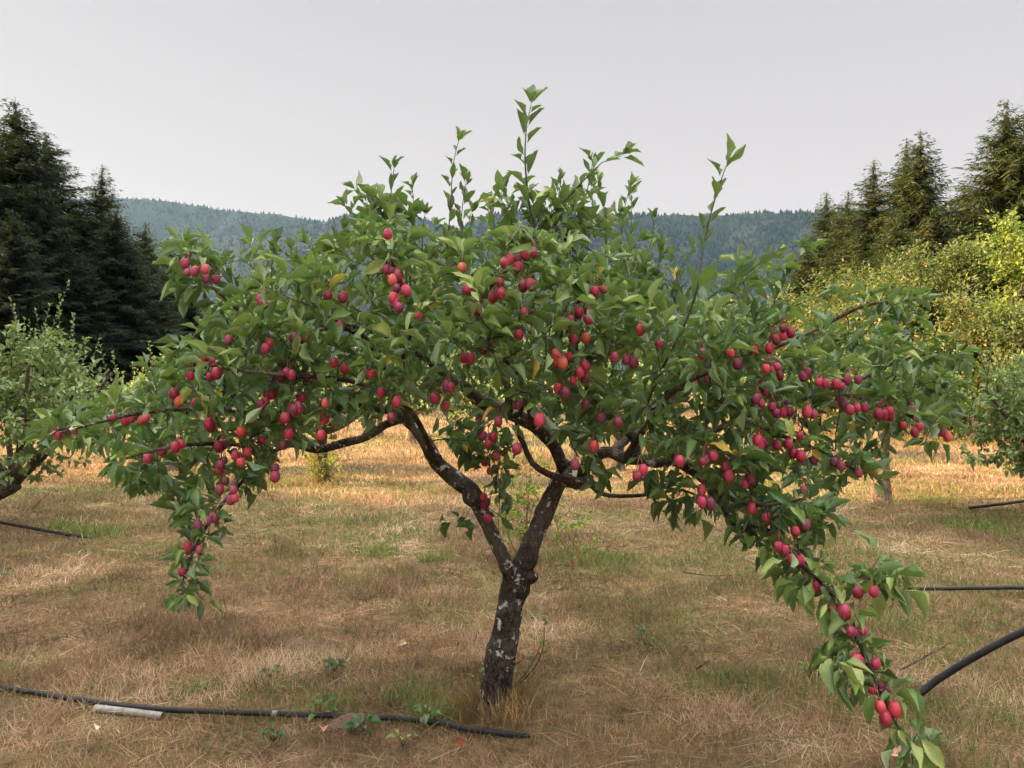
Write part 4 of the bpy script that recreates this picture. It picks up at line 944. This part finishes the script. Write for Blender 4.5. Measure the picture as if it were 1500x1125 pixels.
straw_base()
def weed(px, py, n, size, label, m=None, tone=.25):
    g = G(px, py); rg = np.random.default_rng(int(px)); L_ = Leafer(); st = Acc()
    for k in range(n):
        a_ = k * 2.4; h_ = rg.uniform(.01, .05); p_ = np.array((math.cos(a_) * .02, math.sin(a_) * .02, h_)); st.tube([(0, 0, 0), p_ * .6, p_], [.0015, .001, .001], 4)
        L_.put(p_, np.array((math.cos(a_), math.sin(a_), rg.uniform(.1, .7))), np.array((0, 0, 1.)) + rg.normal(0, .2, 3), size * rg.uniform(.6, 1.2), np.clip(rg.normal(tone, .1), 0, .9))
    o = empty('weed', (g[0], g[1], float(ground_z(g[0], g[1])) + .02), label, 'weed', 'broad leaved weeds in the dry grass')
    link('stem', st.mesh('stem'), M_twig, o); link('leaves', L_.build('leaves', (.4, .6), int(px)), m or M_leaf, o)
for a_ in [(490, 995, 16, .055, 'dark green weed left of the trunk above the hose'), (530, 1082, 18, .06, 'dark green weed at the edge of the dirt mound'), (400, 1098, 14, .045, 'small round weed at the bottom left of the mound'),
           (395, 1000, 9, .04, 'tiny weed above the left half of the hose'), (625, 1072, 12, .055, 'light green weed touching the near hose', None, .55), (470, 1056, 9, .06, 'pale weed standing against the near hose', None, .6),
           (945, 950, 8, .045, 'small flat weed right of the trunk'), (940, 935, 6, .04, 'tiny green weed behind the flat one'), (1360, 1105, 12, .07, 'green weed under the tip of the hanging branch', None, .5), (4, 855, 7, .06, 'dark leaf sprig at the left edge'),
           (590, 1108, 5, .05, 'yellowing weed at the bottom edge', None, .93), (1185, 1000, 9, .04, 'yellow green weed left of the hanging fruit', None, .7), (700, 1010, 6, .04, 'small weed at the left of the trunk foot', None, .6)]: weed(*a_)

# ------------------------------------------------------------------ hoses, pipe, tag, litter
m, nt, out = mat('black_poly_pipe'); bsdf(nt, out, ramp_node(nt, noise_node(nt, 14, 4), [(.4, (.006, .0065, .009)), (.8, (.026, .024, .022))]), .6, .3); M_hose = m
m, nt, out = mat('white_pvc'); bsdf(nt, out, ramp_node(nt, noise_node(nt, 25, 5), [(.35, (.14, .125, .105)), (.6, (.26, .245, .225))]), .5, .4); M_pvc = m
m, nt, out = mat('white_tag'); bsdf(nt, out, (.75, .75, .76), .5); M_tag = m
def hose(pts, rad, label, end_cap=False):
    p = spline(np.array(pts), .05); p0 = p[0].copy(); p[:, 2] += [.004 * mnoise.noise((x_ * 5, 0, 1)) for x_ in p[:, 0]]; p = p - p0
    o = empty('irrigation_hose', tuple(p0), label, 'hose', 'black irrigation hoses on the grass'); a_ = Acc(); a_.tube(p, rad, 14); link('tube', a_.mesh('tube'), M_hose, o); return o, p
h, hp = hose([G(x, y, .035) for x, y in ((-60, 996), (0, 1006), (90, 1021), (180, 1034), (300, 1042), (420, 1046), (540, 1050))] + [G(620, 1056, .04), G(700, 1070, .035), G(775, 1079, .01)], .0125, 'long black hose across the near grass left of the trunk')
for t in (.62, .86):      # pale emitter bands
    i = int(t * len(hp)) - 1; e_ = Acc(); d_ = hp[i + 1] - hp[i]; d_ /= np.linalg.norm(d_); e_.tube([hp[i] - d_ * .012, hp[i] + d_ * .012], [.0132, .0132], 12); link('emitter', e_.mesh('emitter'), M_pvc, h)
g0 = G(1322, 1030, .02); hose([g0 + (-.25, .05, -.03), g0, P(1372, 996, 3.48), P(1440, 955, 3.42), P(1500, 925, 3.36), P(1600, 885, 3.3), P(1720, 880, 3.25), P(1860, 960, 3.2), G(1990, 1040, .02), G(2300, 1080, .02)], .016, 'thick black hose rising from the grass at the right edge')
hose([G(-40, 758, .09), G(0, 765, .09), G(60, 776, .08), G(128, 788, .03)], .015, 'short black hose far left ending in green grass')
hose([G(1330, 862, .07), G(1400, 862, .08), G(1480, 861, .08), G(1560, 861, .07), G(1900, 862, .04), G(2300, 866, .03)], .013, 'straight black hose behind the hanging branch on the right')
hose([G(1420, 744, .06), G(1470, 738, .09), G(1520, 731, .1), G(1600, 722, .08), G(1900, 720, .05), G(2300, 724, .04)], .017, 'far black hose in the sunlit strip at the right edge')
p = np.array([G(140, 1037, .02), G(190, 1043, .02), G(238, 1049, .015)]); a_ = Acc(); a_.tube(p - p[0], [.0165] * 3, 18, cap=False); a_.tube((p - p[0])[::-1], [.013] * 3, 18, cap=False)
link('plastic_pipe', a_.mesh('plastic_pipe'), M_pvc, label='short white plastic pipe lying under the near hose', cat='pipe').location = tuple(p[0])
b0 = P(842, 690, D0 - .13); o = empty('plant_tag', tuple(b0 + (0, 0, .03)), 'small white tag hanging from the top of the right limb', 'tag')
me = mesh_np('card', [(-.008, 0, 0), (.008, 0, 0), (.012, -.001, -.03), (.006, -.002, -.055), (-.010, -.001, -.05), (-.011, 0, -.02), (-.008, .001, 0), (.008, .001, 0), (.012, 0, -.03), (.006, -.001, -.055), (-.010, 0, -.05), (-.011, .001, -.02)], [[0, 5, 2, 1], [5, 4, 3, 2], [6, 7, 8, 11], [11, 8, 9, 10], [0, 1, 7, 6], [1, 2, 8, 7], [2, 3, 9, 8], [3, 4, 10, 9], [4, 5, 11, 10], [5, 0, 6, 11]], smooth=False)
link('card', me, M_tag, o); a_ = Acc(); a_.tube([(0, 0, 0), (.004, .01, .02), (.002, .05, .045)], .0012, 5); link('string', a_.mesh('string'), M_stalk, o)
def litter(px, py, size, col, label):
    m_, nt_, out_ = mat('dead_leaf'); bsdf(nt_, out_, ramp_node(nt_, noise_node(nt_, 60, 3), [(.3, tuple(c * .6 for c in col)), (.7, col)]), .7, .2)
    g = G(px, py, .05); tv, tq, tuv = LEAVES[2]; a_ = Acc(); dd = np.array([[math.cos(px), math.sin(px), .25]]); a_.inst(tv, tq, None, frames(dd, np.array([[.3, -.7, .7]])) * np.array((size * .5, size, size)), np.zeros((1, 3)), tuv, np.array([.5]))
    link('fallen_leaf', a_.mesh('fallen_leaf'), m_, label=label, cat='leaf', group='fallen leaves on the grass').location = tuple(g)
litter(473, 1075, .085, (.45, .22, .16), 'pink brown fallen leaf below the near hose'); litter(660, 1092, .07, (.24, .075, .035), 'rust red fallen leaf near the bottom middle')
litter(140, 1072, .07, (.6, .55, .42), 'pale fallen leaf below the white pipe'); litter(595, 940, .07, (.55, .42, .25), 'tan fallen leaf on the grass left of the trunk'); litter(1335, 1108, .09, (.62, .36, .26), 'pinkish hanging leaf at the lower right')
def stick(pts, r0, label):
    p = spline(np.array(pts), .04); a_ = Acc(); a_.tube(p - p[0], np.linspace(r0, r0 * .4, len(p)), 7, .2, 2); link('fallen_twig', a_.mesh('fallen_twig'), M_twig, label=label, cat='twig', group='fallen twigs').location = tuple(p[0])
stick([G(1318, 982, .03), G(1355, 962, .05), G(1395, 940, .05)], .005, 'thin bare twig lying between the hanging branch and thick hose')
stick([G(1000, 838, .03), G(1040, 843, .02), G(1085, 842, .02)], .006, 'dark twig on the grass below the right branches')
stick([G(1020, 980, .03), G(1038, 968, .05)], .006, 'short dark twig in the grass right of the trunk')
stick([G(48, 745, .02), P(65, 728, 8), P(80, 715, 8.1)], .006, 'bare twig sticking up near the left apple tree')
# dirt mound
g = G(520, 1066); n = 28; t_ = np.linspace(-1, 1, n); Xm, Ym = np.meshgrid(t_, t_); rr = np.hypot(Xm, Ym)
Zm = .055 * np.clip(1 - rr ** 2, -.2, 1) + (fbm(Xm * 5 + 9, Ym * 5 + 9, 4, 4) - .5) * .03; idx = np.arange(n * n).reshape(n, n)
q = np.stack([idx[:-1, :-1], idx[:-1, 1:], idx[1:, 1:], idx[1:, :-1]], -1).reshape(-1, 4)
m, nt, out = mat('dug_earth'); nn = noise_node(nt, 70, 6, .75); bsdf(nt, out, ramp_node(nt, nn, [(.3, (.07, .045, .035)), (.7, (.25, .16, .12))]), .95, .1, bump(nt, nn, 1, .01))
link('dirt_mound', mesh_np('dirt_mound', np.stack([Xm * .13, Ym * .09, Zm], -1).reshape(-1, 3), q), m, label='small brown dirt mound under the near hose', cat='mound').location = (g[0], g[1], 0)

# ------------------------------------------------------------------ haze
if HAZE:
    m, nt, out = mat('haze'); v = N(nt, 'ShaderNodeVolumePrincipled'); v.inputs['Color'].default_value = (.34, .62, 1.0, 1); v.inputs['Density'].default_value = HAZE; v.inputs['Anisotropy'].default_value = .3
    nt.links.new(v.outputs[0], out.inputs['Volume'])
    x0, x1, y0, y1, z0, z1 = -4800, 4800, -600, 3700, -12, 760
    vv = [(x, y, z) for z in (z0, z1) for y in (y0, y1) for x in (x0, x1)]
    link('haze', mesh_np('haze', vv, [[0, 2, 3, 1], [4, 5, 7, 6], [0, 1, 5, 4], [2, 6, 7, 3], [0, 4, 6, 2], [1, 3, 7, 5]], smooth=False), m, kind='stuff', label='pale smoky haze filling the valley', cat='haze')
